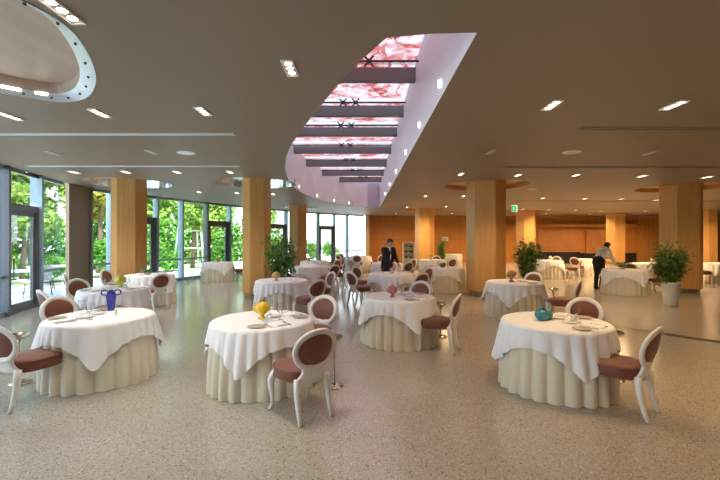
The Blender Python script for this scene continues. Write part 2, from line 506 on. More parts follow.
# skylight well
WELL_TOP = 4.62
g = G()
g.strip([(x, y, CEIL) for x, y in SKYP], [(x, y, WELL_TOP) for x, y in SKYP], True)
struct('wall_skylight', g, M_WELL, 'curved white skylight well wall, lavender daylight tint in its colour', 'wall')
g = G(); g.box((.66, 19.93, 3.3 + .62), (.55, .04, 1.2))
struct('trim_2', g, plain('lavender_panel', (.55, .50, .62), rough=.5, noise=.01), 'lavender recessed end panel of the skylight well', 'panel')
M_PRINT = printed_glass(); M_PRINT0 = printed_glass(2.0)
BEAMS = [6.55, 8.42, 10.05, 12.1, 14.3, 16.4, 18.3]
def sky_span(y):
    xs = []
    for i in range(len(SKYP)):
        a, b = SKYP[i], SKYP[(i + 1) % len(SKYP)]
        if (a[1] - y) * (b[1] - y) < 0:
            t = (y - a[1]) / (b[1] - a[1]); xs.append(a[0] + t * (b[0] - a[0]))
    return min(xs), max(xs)
edges = [3.0] + BEAMS + [20.0]
for i in range(len(edges) - 1):
    y0, y1 = edges[i] + .01, edges[i + 1] - .01
    if i == 0: x0, x1 = -1.2, .95
    else:
        x0 = min(sky_span(y0)[0], sky_span(min(y1, 19.8))[0]) - .15; x1 = 1.08
    g = G(); g.box(((x0 + x1) / 2, (y0 + y1) / 2, WELL_TOP + .03), (x1 - x0, y1 - y0, .03))
    o = struct('skylight_pane', g, M_PRINT if i else M_PRINT0, None)
    tag(o, 'skylight pane printed with red blossom branches, %s from the near end' % ('first second third fourth fifth sixth seventh eighth'.split()[i]), 'skylight', 'printed skylight panes', 'structure')
for i, y in enumerate(BEAMS):
    x0, x1 = sky_span(y)
    o = thing('skylight_beam', 'dark grey beam across the skylight, %s from the near end' % ('first second third fourth fifth sixth seventh'.split()[i]), 'beam', (0, y, 0), 0, 'skylight cross beams')
    g = G(); g.box(((x0 + x1) / 2, 0, 4.45), (x1 - x0 + .02, .14, .22)); mk('beam', g, M_BEAM, o, bevel=.008)
    g = G(); g.tube([(x0, -.42, 4.5), (x1, -.42, 4.5)], .018, 8); mk('glazing_rail', g, M_DARK, o, True)
    xm = (x0 + x1) / 2 + .12
    for s in (-.13, .13):
        g = G()
        for q in (-1, 1): g.tube([(xm + s - .07, -.42 - q * .07, 4.5 + q * .05), (xm + s + .07, -.42 + q * .07, 4.5 - q * .05)], .015, 6)
        g.ball((xm + s, -.42, 4.5), .04, 8)
        mk('spider_clip', g, M_DARK, o, True)

# oval wood-lined recess at upper left with metal band
inn = []
cx0, cy0 = -3.3, 3.0
for i, (x, y) in enumerate(OVAL):
    a, b = Vector(OVAL[i - 1]), Vector(OVAL[(i + 1) % len(OVAL)])
    t = (b - a).normalized(); nn = Vector((-t.y, t.x))
    if nn.dot(Vector((cx0 - x, cy0 - y))) < 0: nn = -nn
    inn.append((x + nn.x * .13, y + nn.y * .13))
rec = G()
rec.strip([(x, y, CEIL - .005) for x, y in OVAL], [(x, y, CEIL + .05) for x, y in inn], True)
o = thing('ceiling_recess', 'oval ceiling recess with wood lining and metal rim, upper left corner', 'ceiling recess', (0, 0, 0))
o['kind'] = 'structure'
mk('rim_band', rec, M_BAND, o, True)
g = G(); g.strip([(x, y, CEIL + .05) for x, y in inn], [(x, y, CEIL + .17) for x, y in inn], True)
g.add([(x, y, CEIL + .17) for x, y in inn], [tuple(range(len(inn)))])
mk('wood_lining', g, M_PALEWOOD, o)
g = G()
for i in range(0, len(OVAL), 3):
    mx_, my_ = (OVAL[i][0] + inn[i][0]) / 2, (OVAL[i][1] + inn[i][1]) / 2
    g.ball((mx_, my_, CEIL + .017), .013, 6)
mk('rivet', g, M_DARK, o)['kind'] = 'stuff'
for i in (24, 27):
    a = Vector((*inn[i], CEIL + .035)); b = Vector((*inn[i + 2], CEIL + .035))
    mid = (a + b) / 2; d = (b - a)
    g = G(); g.box((mid.x, mid.y, CEIL + .03), (d.length * .8, .03, .02), atan2(d.y, d.x)); mk('rim_light', g, M_COOLBULB, o)

# columns with their ceiling recesses
CNAME = {'C1': 'left wood column beside the window tables', 'C2': 'wood column left of centre beside the leafy plant', 'C3': 'wood column near the far windows',
         'C4': 'wood column beside the shelf trolley', 'C5': 'large wood column right of centre', 'C6': 'wood column behind the white potted plant',
         'C7': 'far wood column under the exit sign', 'C8': 'far wood column behind the waiter', 'C9': 'dim wood column at far right edge'}
for (nm, X, Y, R, rd) in COLS:
    hexa = [(R * cos(radians(rd + 60 * i)), R * sin(radians(rd + 60 * i))) for i in range(6)]
    top = CEIL + .13 if nm in RING else CEIL
    g = G(); g.prism(hexa, .16, top)
    c = struct('column', g, M_WOOD, 'six-sided ' + CNAME[nm], 'column', bevel=.006); c.location = (X, Y, 0)
    g = G(); g.prism([(x * .86, y * .86) for x, y in hexa], 0, .16); mk('plinth', g, M_GREYWOOD, c)
    if nm in RING:
        r = RING[nm]; left = nm in ('C1', 'C2', 'C3')
        cc = circ((0, 0), r)
        g = G(); g.strip([(x, y, CEIL) for x, y in cc], [(x, y, CEIL + .13) for x, y in cc], True)
        g.add([(x, y, CEIL + .13) for x, y in cc], [tuple(range(len(cc)))])
        h = struct('trim_%d' % (3 + [k[0] for k in COLS].index(nm)), g, M_RING if left else M_WOOD, 'round ceiling recess above the ' + CNAME[nm], 'recess')
        h.location = (X, Y, 0)

# walls
g = G(); g.box(((.45 + RIGHT_X) / 2 - 4, BACK_Y + .1, CEIL / 2), (RIGHT_X - .45 - 8, .2, CEIL))
struct('wall_back', g, M_WALLWOOD, 'warm wood panelled back wall', 'wall')
g = G(); g.box((RIGHT_X - 3.9, BACK_Y + .1, CEIL / 2), (8.2, .2, CEIL))
struct('wall_far', g, M_WALLSLAT, 'slatted wood wall at far right', 'wall')
g = G(); g.box((RIGHT_X + .1, 11.5, CEIL / 2), (.2, 33, CEIL))
struct('wall_right', g, M_WALLWOOD, 'wood panelled side wall', 'wall')
g = G(); g.box((11.2, -5.1, CEIL / 2), (33.6, .2, CEIL))
struct('wall_rear', g, M_WALLWOOD, 'wood panelled wall behind the viewer', 'wall')
g = G(); g.box((.52, 27.5, CEIL / 2), (.26, .9, CEIL))
struct('trim_20', g, wood('pale_post', (.60, .42, .22), (.72, .52, .30), rough=.4), 'pale wood end post between windows and wood wall', 'post')
# wood band + deeper niches on the right of the back wall
for (k, a, b) in ((21, 538, 578), (22, 586, 602)):
    X0, X1 = px(a, 27.9), px(b, 27.9)
    g = G(); g.box(((X0 + X1) / 2, 27.93, 1.3), (X1 - X0, .12, 2.0))
    struct('trim_%d' % k, g, wood('niche_wood%d' % k, (.30, .115, .03), (.40, .17, .05), rough=.5), 'darker wood niche panel on the back wall, ' + ('wide' if k == 21 else 'narrow'), 'panel')
g = G(); g.box((px(560, 27.7), 27.8, 2.6), (px(640, 27.7) - px(480, 27.7), .3, .22))
struct('trim_23', g, M_WALLWOOD, 'projecting wood band high on the back wall', 'trim')

# floor inlay strip
a, b = Vector((4.55, 8.05)), Vector((9.2, 2.6)); d = (b - a).normalized(); nn = Vector((-d.y, d.x)) * .09
g = G(); g.add([(*(a + nn), .0015), (*(a - nn), .0015), (*(b - nn), .0015), (*(b + nn), .0015)], [(0, 1, 2, 3)])
struct('trim_24', g, M_STRIP, 'dark mosaic strip laid in the floor at right', 'floor strip')

# ------------------------------------------------------------------ glazed facade
def bay_matrix(A, B):
    A, B = Vector((*A, 0)), Vector((*B, 0)); d = B - A
    return d.length, Matrix.Translation(A) @ Matrix.Rotation(atan2(d.y, d.x), 4, 'Z')
ORD = 'first second third fourth fifth sixth seventh eighth ninth tenth eleventh twelfth thirteenth fourteenth fifteenth sixteenth seventeenth eighteenth nineteenth twentieth'.split()
wn = 0; dn = 0
pts_bay = [(-6.2, 1.0), (-6.45, 3.0), (-6.7, 5.0), (-7.22, 6.7)] + [facade_at(x) for x in (3, 37, 62, 66.5)]
bays = [(pts_bay[i], pts_bay[i + 1], 'w') for i in range(4)] + [(pts_bay[4], pts_bay[5], 'd'), (pts_bay[5], pts_bay[6], 'w')]
bays += [((-5.6, -5.0), (-5.8, -3), 'w'), ((-5.8, -3), (-6.0, -1), 'w'), ((-6.0, -1), (-6.2, 1.0), 'w')]
seq = [(89, 'w'), (110, 'w'), (131, 'd'), (156, 'w'), (181, 'w'), (206, 'd'), (229, 'w'), (259, 'd'), (286, 'w'), (302, 'w'), (318, 'd'), (334, 'w'), (347, 'w'), (363.5, None)]
for (a, b) in zip(seq, seq[1:]):
    bays.append((facade_at(a[0]), facade_at(b[0]), a[1]))
DH = 2.42
for i, (A, B, kind) in enumerate(bays):
    L, M = bay_matrix(A, B)
    if kind == 'w':
        wn += 1
        g = G()
        g.box((0, 0, CEIL / 2), (.07, .26, CEIL), M=M)
        g.box((L / 2, 0, .05), (L, .09, .10), M=M)
        g.box((L / 2, 0, .86), (L, .07, .06), M=M)
        g.box((L / 2, 0, CEIL - .04), (L, .09, .08), M=M)
        o = struct('window_%d' % wn, g, M_FRAME, 'tall window bay with grey metal mullion, %s along the glass wall' % ORD[wn - 1], 'window')
        g = G(); g.box((L / 2, 0, CEIL / 2), (L - .07, .015, CEIL - .16), M=M); mk('glass_pane', g, M_GLASS, o)
    else:
        dn += 1
        g = G()
        g.box((0, 0, CEIL / 2), (.08, .26, CEIL), M=M)
        g.box((.09, 0, DH / 2), (.12, .12, DH), M=M); g.box((L - .09, 0, DH / 2), (.12, .12, DH), M=M)
        g.box((L / 2, 0, DH), (L, .12, .16), M=M); g.box((L / 2, 0, CEIL - .04), (L, .09, .08), M=M)
        g.box((L / 2, 0, .03), (L, .12, .06), M=M)
        o = struct('door_%d' % dn, g, M_DOORFRAME, 'dark metal framed glass door, %s along the glass wall' % ORD[dn - 1], 'door')
        g = G()
        g.box((.20, 0, DH / 2), (.10, .06, DH - .18), M=M); g.box((L - .20, 0, DH / 2), (.10, .06, DH - .18), M=M)
        g.box((L / 2, 0, .14), (L - .34, .06, .14), M=M); g.box((L / 2, 0, DH - .13), (L - .34, .06, .10), M=M)
        lf = mk('door_leaf', g, M_DOORFRAME, o)
        g = G(); g.box((L / 2, 0, DH / 2 + .05), (L - .5, .012, DH - .4), M=M); mk('glass_pane', g, M_GLASS, lf)
        g = G(); g.tube([M @ Vector((.22, -.09, .9)), M @ Vector((.22, -.09, 1.3))], .014, 8); mk('handle', g, M_STEEL, lf, True)
        g = G(); g.box((L / 2, 0, (DH + CEIL) / 2 + .02), (L - .08, .012, CEIL - DH - .24), M=M); mk('transom_pane', g, M_GLASS, o)
g = G(); A, B = facade_at(66.5), facade_at(89); L, M = bay_matrix(A, B)
g.box((L / 2, -.02, CEIL / 2), (L, .10, CEIL), M=M)
struct('wall_pier', g, M_GREYWOOD, 'brown grey panelled pier between the windows', 'pier')

# ------------------------------------------------------------------ ceiling fittings
def make_spot():
    r = thing('ceiling_spotlight', 'x x x x', 'ceiling light')
    g = G()
    for (cx_, cy_, sx, sy) in ((0, -.19, .13, .015), (0, .19, .13, .015), (-.06, 0, .012, .38), (.06, 0, .012, .38)):
        g.box((cx_ * .85, cy_ * .85, -.006), (sx * .85, sy * .85, .014))
    mk('housing', g, M_WHITEGLOSS, r)
    g = G(); g.box((0, 0, -.002), (.095, .315, .004)); mk('reflector', g, M_CHAMP, r)
    for k in (-1, 0, 1):
        g = G(); g.lathe([(.001, -.010), (.032, -.008), (.034, -.004)], 14, (0, k * .098, 0)); mk('bulb', g, M_BULB, r, True)
    return Proto(r)
spot_p = make_spot()
def light(name, loc, energy, ang=115, col=SPOT_COL, size=.22):
    ld = bpy.data.lights.get(name) or bpy.data.lights.new(name, 'SPOT')
    ld.energy = energy; ld.spot_size = radians(ang); ld.spot_blend = .7; ld.color = col; ld.shadow_soft_size = size
    o = bpy.data.objects.new(name, ld); COL.objects.link(o); o.location = loc
    return o
def lamp(X, Y):
    if X < 1.5: light('spot_lamp', (X, Y, CEIL - .03), SPOT_W)
    elif Y < 15.6: light('warm_spot_lamp', (X, Y, CEIL - .03), SPOT_W * 1.3, col=WARM_COL, ang=130)
    else: light('far_spot_lamp', (X, Y, CEIL - .03), SPOT_W * 4.6, col=WARM_COL, ang=165)
rows = [('front row of the ceiling', [(62, 10), (290, 68)]),
        ('second row left of skylight', [(10, 116), (100, 113), (203, 111)]),
        ('second row right of skylight', [(552, 105), (674, 105)]),
        ('third row left of skylight', [(22, 171), (74, 172), (126, 172), (177, 172), (230, 172)]),
        ('third row right of skylight', [(461, 174), (518, 175), (576, 175), (642, 176), (707, 177)]),
        ('fourth row left of skylight', [(199, 192), (237, 193), (273, 194)]),
        ('fourth row right of skylight', [(425.7, 196), (463.6, 196), (543, 198), (584.5, 198.6), (621, 199), (656, 200)]),
        ('far row along wood wall', [(407, 207), (446, 206.5), (523, 209), (549, 209.6), (575.5, 210), (601, 211), (646, 211)]),
        ('added last row washing back wall', [(396, 213.6), (452, 213.4), (500, 213.6), (546, 213.8), (590, 214), (634, 214.2)])]  # final row of fixtures added to brighten the back wall
for rname, lst in rows:
    for i, (x, y) in enumerate(lst):
        X, Y = on_ceil(x, y)
        spot_p.place((X, Y, CEIL - .001), 0, 'triple spotlight, %s from left, %s' % (ORD[i], rname), 'triple recessed ceiling spotlights')
        lamp(X, Y)
for (X, Y) in ((2.6, 1.0), (5.4, 1.5), (-1.5, 0.5), (1.2, -2), (8.2, 4.6), (11, 5), (12, 9.8), (15, 10), (14, 15), (17, 15), (20, 15), (18, 20), (22, 20), (5.3, 4.6), (6.9, 4.6)):
    lamp(X, Y)
# unlit slim fittings, discs, air slots
for lab, (x, y) in (('left of the skylight near the windows', (53, 153)), ('left of the skylight beside the round disc', (151.5, 152)), ('right of the skylight edge', (491, 152)), ('right of the large round disc', (650, 153))):
    X, Y = on_ceil(x, y)
    g = G(); g.box((0, 0, -.004), (.10, .34, .012)); g.box((0, 0, -.011), (.05, .28, .006))
    o = mk('ceiling_sensor', g, M_SLOTLIGHT); o.location = (X, Y, CEIL)
    tag(o, 'slim unlit ceiling fitting ' + lab, 'ceiling fitting', 'unlit ceiling fittings')
for lab, (x, y), r in (('white round ceiling speaker left of the skylight', (186, 152.5), .16), ('white round ceiling speaker right of the skylight', (572, 152), .16), ('small round ceiling speaker before the right column', (532, 189), .15)):
    X, Y = on_ceil(x, y)
    o = thing('ceiling_speaker', lab, 'speaker', (X, Y, CEIL))
    g = G(); g.lathe([(r, -.001), (r, -.012), (r * .9, -.016)], 28); mk('rim', g, M_WHITEGLOSS, o, False)
    g = G(); g.lathe([(r * .9, -.015), (r * .3, -.02), (.001, -.02)], 28, caps=False); mk('grille', g, M_WHITEGLOSS, o, True)
slots = [(-9, -1.91, 5.92, M_SLOTLIGHT, 'long pale ceiling air slot left of the skylight, nearer one'), (-7.3, -2.66, 8.56, M_SLOTLIGHT, 'long pale ceiling air slot left of the skylight, farther one'),
         (3.16, 12, 5.6, M_SLOT, 'long dark ceiling air slot right of the skylight, nearest one'), (3.23, 13, 8.68, M_SLOT, 'long dark ceiling air slot right of the skylight, second one'),
         (6.6, 20, 16.6, M_SLOT, 'long dark ceiling air slot before the far right columns')]
for X0, X1, Y, mm, lab in slots:
    if X0 < -7.3: X0 = -6.7
    g = G()
    for s in (-.05, .05): g.box(((X0 + X1) / 2, Y + s, CEIL - .006), (X1 - X0, .02, .014))
    o = thing('ceiling_air_slot', lab, 'air vent', (0, 0, 0)); mk('rail', g, mm, o)
    g = G(); g.box(((X0 + X1) / 2, Y, CEIL - .002), (X1 - X0 - .04, .08, .004)); mk('grille', g, M_SLOT if mm is M_SLOT else M_WHITEGLOSS, o)
# little lamps along the foot of the skylight well
well = []
for (x, y) in ((299, 186), (317, 193.5), (334, 199), (351, 202.5), (286.5, 178)):
    Y = F * 1.68 / (HZ - y) ; well.append((x, y))
def on_left_wall(x):
    k = (x - 360) / F; best = None
    for i in range(1, len(SKYP) - 1):
        a, b = SKYP[i], SKYP[i + 1]
        if b[1] < 9: continue
        da, db = a[0] - k * a[1], b[0] - k * b[1]
        if da * db <= 0 and da != db:
            t = da / (da - db); p = Vector(a) + (Vector(b) - Vector(a)) * t
            if best is None or p.y > best[0].y: best = (p, (Vector(b) - Vector(a)).normalized())
    return best
k = 0
for x in (299, 317, 334, 349):
    p, t = on_left_wall(x)
    o = mk('wall_lamp', G().box((0, 0, 0), (.055, .03, .065)), M_COOLBULB); o.location = (p.x, p.y, CEIL + .14); o.rotation_euler = (0, 0, atan2(t.y, t.x))
    tag(o, 'small square lamp on the curved skylight wall, %s from the left' % ORD[k], 'lamp', 'little lamps along the skylight well'); k += 1
for i, Y in enumerate((4.4, 6.0, 7.9, 10.2, 12.6, 15.2)):
    X = .90 + .12 * (Y - 3) / 17 - .012
    o = mk('wall_lamp', G().box((0, 0, 0), (.03, .055, .07)), M_COOLBULB); o.location = (X, Y, CEIL + .16)
    tag(o, 'small square lamp on the straight skylight wall, %s from the near end' % ORD[i], 'lamp', 'little lamps along the skylight well')

# ------------------------------------------------------------------ chairs
def seat_outline(n, sx, sy):
    out = []
    for i in range(n):
        a = 2 * pi * i / n
        c, s_ = cos(a), sin(a); e = 2 / 2.7
        x = abs(c) ** e * (1 if c >= 0 else -1); y = abs(s_) ** e * (1 if s_ >= 0 else -1)
        w = 1.0 + .07 * y
        out.append((x * sx * w, y * sy))
    return out
def make_chair(pad):
    r = thing('oval_back_chair', 'x x x x', 'chair')
    n = 36; g = G(); layers = [(.352, .90), (.36, .97), (.38, 1.0), (.44, 1.0), (.462, .985), (.478, .93), (.490, .78), (.497, .5), (.50, .2)]
    vs = []
    for z, k in layers: vs += [(x * k, y * k, z) for x, y in seat_outline(n, .235, .235)]
    fs = []
    for i in range(len(layers) - 1):
        for j in range(n):
            a, b = i * n + j, i * n + (j + 1) % n; fs.append((a, b, b + n, a + n))
    fs.append(tuple(range(n - 1, -1, -1))); fs.append(tuple((len(layers) - 1) * n + j for j in range(n)))
    g.add(vs, fs)
    seat = mk('seat', g, pad, r, True)
    g = G()
    for z in (.462, .372):
        g.loop([(x * 1.0, y * 1.0, z) for x, y in seat_outline(n, .236, .236)], .006, .006, 6)
    mk('piping', g, pad, seat, True)
    tilt = radians(14); B = Vector((0, -.315, .672))
    def bp(u, v, w=0.0):
        # u across, v up the back, w towards the sitter; sides curve forwards
        w = w + .045 * (u / .22) ** 2
        return Vector((u, B.y - v * sin(tilt) + w * cos(tilt), B.z + v * cos(tilt) + w * sin(tilt)))
    g = G(); N = 44; A_, B_ = .205, .188
    nor = Vector((0, cos(tilt), sin(tilt)))
    g.loop([bp(A_ * cos(2 * pi * i / N), B_ * sin(2 * pi * i / N)) for i in range(N)], .031, .021, 10, nor)
    # neck panel below the oval
    rows_ = [(-.135, .150), (-.175, .128), (-.21, .118), (-.25, .125), (-.29, .155), (-.335, .185)]
    fr, bk = [], []
    for v, hw in rows_:
        for j in range(9):
            u = -hw + 2 * hw * j / 8
            fr.append(bp(u, v, .014)); bk.append(bp(u, v, -.014))
    m_ = len(fr); R = len(rows_); fs = []
    for i in range(R - 1):
        for j in range(8):
            a = i * 9 + j; fs.append((a, a + 1, a + 10, a + 9)); fs.append((m_ + a, m_ + a + 9, m_ + a + 10, m_ + a + 1))
        for j in (0, 8):
            a = i * 9 + j; q = (a, a + 9, m_ + a + 9, m_ + a); fs.append(q if j == 0 else q[::-1])
    for i in (0, R - 1):
        for j in range(8):
            a = i * 9 + j; fs.append((a, m_ + a, m_ + a + 1, a + 1) if i == 0 else (a + 1, m_ + a + 1, m_ + a, a))
    g.add(fr + bk, fs)
    mk('back_frame', g, M_LACQ, r, True)
    g = G(); vs = []; fs = []; K = 6
    for side in (1, -1):
        o0 = len(vs)
        for i in range(K + 1):
            q = 1 - i / K
            for k in range(36):
                a = 2 * pi * k / 36
                u, v = .186 * q * cos(a), .169 * q * sin(a)
                vs.append(bp(u, v, side * (.008 + .022 * (1 - q * q))))
        for i in range(K):
            for k in range(36):
                a, b = o0 + i * 36 + k, o0 + i * 36 + (k + 1) % 36
                f = (a, b, b + 36, a + 36); fs.append(f if side == 1 else f[::-1])
    g.add(vs, fs)
    mk('back_pad', g, pad, r, True)
    for s in (-1, 1):
        g = G(); P = [(.160, -.228, .40), (.165, -.236, .33), (.170, -.245, .25), (.170, -.262, .16), (.170, -.285, .07), (.172, -.312, 0)]
        g.tube([(s * x, y, z) for x, y, z in P], [.032, .034, .031, .026, .021, .018], 12)
        mk('leg', g, M_LACQ, r, True)
        g = G(); P = [(.175, .175, .385), (.198, .198, .34), (.212, .212, .29), (.212, .212, .22), (.203, .203, .14), (.200, .200, .07), (.208, .208, .025), (.222, .222, 0)]
        g.tube([(s * x, y, z) for x, y, z in P], [.034, .038, .037, .030, .023, .018, .019, .021], 12)
        mk('leg', g, M_LACQ, r, True)
    return Proto(r)
chair_p = make_chair(M_VELVET)

# ------------------------------------------------------------------ tables
TR = .57
NS = 300
def skirt_radius(seed, R=TR):
    rnd = random.Random(seed); nf = rnd.choice((24, 26, 28)); ph = [rnd.uniform(0, 6.28) for _ in range(6)]
    def f(a, t):
        warp = a * nf + 1.1 * sin(2 * a + ph[0]) + .8 * sin(3 * a + ph[1]) + .6 * sin(5 * a + ph[4])
        q = abs(sin(warp / 2)) ** .8
        amp = (.056 + .014 * sin(4 * a + ph[2])) * (.10 + .90 * min(1, t * 1.15) ** .75)
        return R + .004 + .012 * t + amp * q
    return f
def skirt_mesh(seed, R=TR):
    rf = skirt_radius(seed, R); rows_ = 14; vs = []; fs = []
    for i in range(rows_ + 1):
        t = i / rows_; z = .742 * (1 - t)
        for k in range(NS):
            a = 2 * pi * k / NS; r = rf(a, t)
            vs.append((r * cos(a), r * sin(a), max(z, .003)))
    for i in range(rows_):
        for k in range(NS):
            a, b = i * NS + k, i * NS + (k + 1) % NS; fs.append((a, a + NS, b + NS, b))
    return G().add(vs, fs)
def overlay_mesh(seed, R=TR, half=.79):
    rnd = random.Random(seed * 7 + 1); N = NS; rows_ = 14; rf = skirt_radius(seed, R)
    ph = [rnd.uniform(0, 6.28) for _ in range(6)]
    vs = []; fs = []
    flat = [.02, .25, .42, .53]
    for r in flat:
        for k in range(N):
            a = 2 * pi * k / N; vs.append((r * cos(a), r * sin(a), .752))
    for i in range(rows_ + 1):
        s_ = i / rows_
        for k in range(N):
            a = 2 * pi * k / N
            m = max(abs(cos(a)), abs(sin(a)))
            d = half / ((abs(cos(a)) ** 14 + abs(sin(a)) ** 14) ** (1 / 14))
            drop = (d - R) * s_
            cor = abs(sin(2 * a))          # 1 at the corners
            fold = .5 + .5 * sin(8 * a + pi * .5 + .5 * sin(2 * a + ph[0]) + .35 * sin(a + ph[1]))
            fold2 = .5 + .5 * sin(19 * a + ph[2] + 1.2 * sin(3 * a + ph[3]))
            lob = abs(sin((13 * a + ph[2] + 1.2 * sin(3 * a + ph[3]) + .7 * sin(5 * a + ph[4]))))
            bulge = R + .016 * min(1, drop / .03) ** .5 + drop * (.060 + .075 * fold * cor) + (.006 + .15 * drop) * lob * min(1, drop / .04)
            z = .752 - max(0, drop - .006 * min(1, drop / .02)) * .97
            if s_ > 0: bulge = max(bulge, rf(a, min(1, max(0, (.742 - z) / .742) + .05)) + .010)
            vs.append((bulge * cos(a), bulge * sin(a), z))
    T = len(flat) + rows_ + 1
    for i in range(T - 1):
        for k in range(N):
            a, b = i * N + k, i * N + (k + 1) % N; fs.append((a, a + N, b + N, b))
    fs.append(tuple(range(N)))
    return G().add(vs, fs)
def make_table(seed):
    r = thing('round_dining_table', 'x x x x', 'table', group='round dining tables')
    g = G(); g.lathe([(TR - .01, .712), (TR - .004, .718), (TR - .004, .742), (TR - .01, .746)], 48); mk('tabletop', g, M_TABLEWOOD, r)
    g = G(); g.lathe([(.28, .001), (.28, .03), (.06, .06), (.045, .3), (.06, .68), (.2, .712)], 24); mk('pedestal', g, M_DARK, r, True)
    s_ = mk('skirt', skirt_mesh(seed), M_CREAM, r, True); s_['label'] = 'cream floor-length pleated skirt'
    ov = mk('tablecloth', overlay_mesh(seed), M_WHITE, None, True)
    tag(ov, 'x x x x', 'tablecloth', 'white square tablecloths')
    return Proto(r), Proto(ov)
protos = [make_table(s_) for s_ in (1, 2, 3, 4)]
# key: (x, y, rotation of the cloth so a corner points that way, variant, what it is)
TABLES = {
    'T1': (-1.17, 4.67, -97, 0, 'front table with yellow vase'),
    'TL': (-3.22, 4.86, -62, 1, 'table with blue vase'),
    'TL2': (-4.72, 7.5, -20, 2, 'table with lime vase'),
    'TL3': (-5.55, 10.3, -20, 3, 'table before the left column'),
    'T5': (-5.65, 15.5, -50, 0, 'lone table by glass doors'),
    'T6': (-1.80, 9.0, -40, 1, 'table with tan vase'),
    'T7': (-1.73, 13.4, -70, 2, 'table beyond the leafy plant'),
    'T8': (-1.9, 16.4, -30, 3, 'table near far glass door'),
    'T9': (0.0, 20.6, -80, 0, 'far table under skylight end'),
    'T10': (0.65, 6.5, -72, 1, 'front table with pink ornament'),
    'T11': (0.86, 10.7, -100, 2, 'table before the suited man'),
    'T12': (1.05, 15.1, -60, 3, 'table behind the suited man'),
    'T13': (3.25, 17.4, -60, 0, 'table beside the service shelf'),
    'T14': (2.78, 12.7, -55, 1, 'table left of big column'),
    'T15': (3.42, 8.65, -120, 2, 'table with amber vase'),
    'T16': (2.28, 4.56, -92, 3, 'front table with teal vase'),
    'T17': (8.2, 17.0, -50, 1, 'table before the bar counter'),
    'T18': (8.2, 12.1, -80, 2, 'table under the leaning waiter'),
    'T19': (10.5, 17.9, -40, 3, 'far table beyond the waiter'),
    'T20': (11.15, 15.0, -70, 0, 'table behind white plant pot'),
    'T21': (13.9, 15.0, -60, 1, 'table cut by the right edge'),
    'T22': (5.5, 23.4, -60, 2, 'farthest table by potted tree'),
}
for k, (x, y, a, v, ref) in TABLES.items():
    rz = radians(a - 45)
    tp, op = protos[v]
    tp.place((x, y, 0), rz, 'round cream-skirted ' + ref)
    op.place((x, y, 0), rz, 'white square cloth draped over the ' + ref)

def chair_label(side, k): return 'white oval-back brown-padded chair %s the %s' % (side, TABLES[k][4])
CH = [  # table, x, y, facing x, facing y, side phrase
    ('T1', -.60, 3.90, -.62, .78, 'pulled to the near right of'),
    ('T1', -.70, 5.34, -.40, -.92, 'far right of'),
    ('TL', -3.50, 4.16, .30, .95, 'on the near left side of'),
    ('TL', -4.06, 5.42, .85, -.55, 'behind the far left side of'),
    ('TL2', -5.02, 6.66, .55, .80, 'on the window side near end of'),
    ('TL2', -5.50, 7.85, .85, -.50, 'on the far left side of'),
    ('TL3', -6.75, 9.45, .85, .50, 'on the window side of'),
    ('TL3', -6.36, 10.35, .95, -.1, 'nearest the column at'),
    ('TL3', -5.05, 9.6, -.80, .60, 'on the near right of'),
    ('T5', -4.88, 15.6, -1, .0, 'on the right side of'),
    ('T6', -1.08, 8.2, -.72, .72, 'near right of'),
    ('T6', -.98, 9.6, -.85, -.55, 'far right of'),
    ('T7', -1.02, 12.6, -.75, .75, 'near right of'),
    ('T7', -.83, 13.75, -.95, -.25, 'far right of'),
    ('T8', -1.13, 15.75, -.80, .65, 'near right of'),
    ('T8', -1.0, 17.0, -.90, -.40, 'far right of'),
    ('T9', -.12, 19.6, .10, 1, 'at near middle of'),
    ('T9', .82, 19.95, -.70, .60, 'at the right end of'),
    ('T9', -.86, 19.95, .80, .60, 'at the left end of'),
    ('T9', -.80, 21.3, .80, -.60, 'behind the left end of'),
    ('T10', 1.18, 6.02, -.90, .43, 'standing right of'),
    ('T10', 1.05, 7.35, -.45, -.90, 'behind'),
    ('T11', 1.38, 9.86, -.50, .86, 'near right of'),
    ('T11', 1.75, 11.2, -.85, -.50, 'far right of'),
    ('T11', .02, 10.08, .80, .60, 'on the near left side of'),
    ('T11', .12, 11.4, .75, -.65, 'on the far left side of'),
    ('T12', 1.58, 14.25, -.55, .85, 'near right of'),
    ('T12', 1.9, 15.6, -.85, -.50, 'far right of'),
    ('T13', 3.55, 18.3, -.30, -.95, 'behind'),
    ('T13', 3.72, 16.5, -.45, .90, 'near right of'),
    ('T15', 4.05, 9.35, -.68, -.72, 'behind the right side of'),
    ('T15', 4.12, 7.98, -.80, .58, 'near right of'),
    ('T16', 2.61, 3.97, -.64, .77, 'near right of'),
    ('T16', 2.99, 5.20, -.50, -.87, 'behind the right side of'),
    ('T17', 8.95, 16.45, -.85, .55, 'near right of'),
    ('T17', 8.85, 17.75, -.68, -.75, 'behind'),
    ('T19', 9.7, 17.35, .80, .55, 'on the near left side of'),
    ('T18', 9.08, 12.2, -1, -.1, 'behind the white plant pot at'),
    ('T18', 8.95, 12.95, -.60, -.80, 'behind'),
    ('T19', 10.15, 17.02, .35, .94, 'on the near side of'),
    ('T21', 12.95, 14.75, 1, .2, 'on the left side of'),
    ('T21', 13.62, 14.0, .25, .97, 'on the near side of'),
]
for (k, x, y, fx, fy, side) in CH:
    if k == 'T19' and side == 'on the near side of': continue
    tx, ty = TABLES[k][:2]
    d = math.hypot(x - tx, y - ty); need = .66 if (k, side[:4]) in (('TL', 'on t'), ('T10', 'stan'), ('T16', 'near')) and y < ty else .91
    if d < need:
        x, y = tx + (x - tx) / d * need, ty + (y - ty) / d * need
    chair_p.place((x, y, 0), atan2(-fx, fy), chair_label(side, k), 'white oval-back chairs')

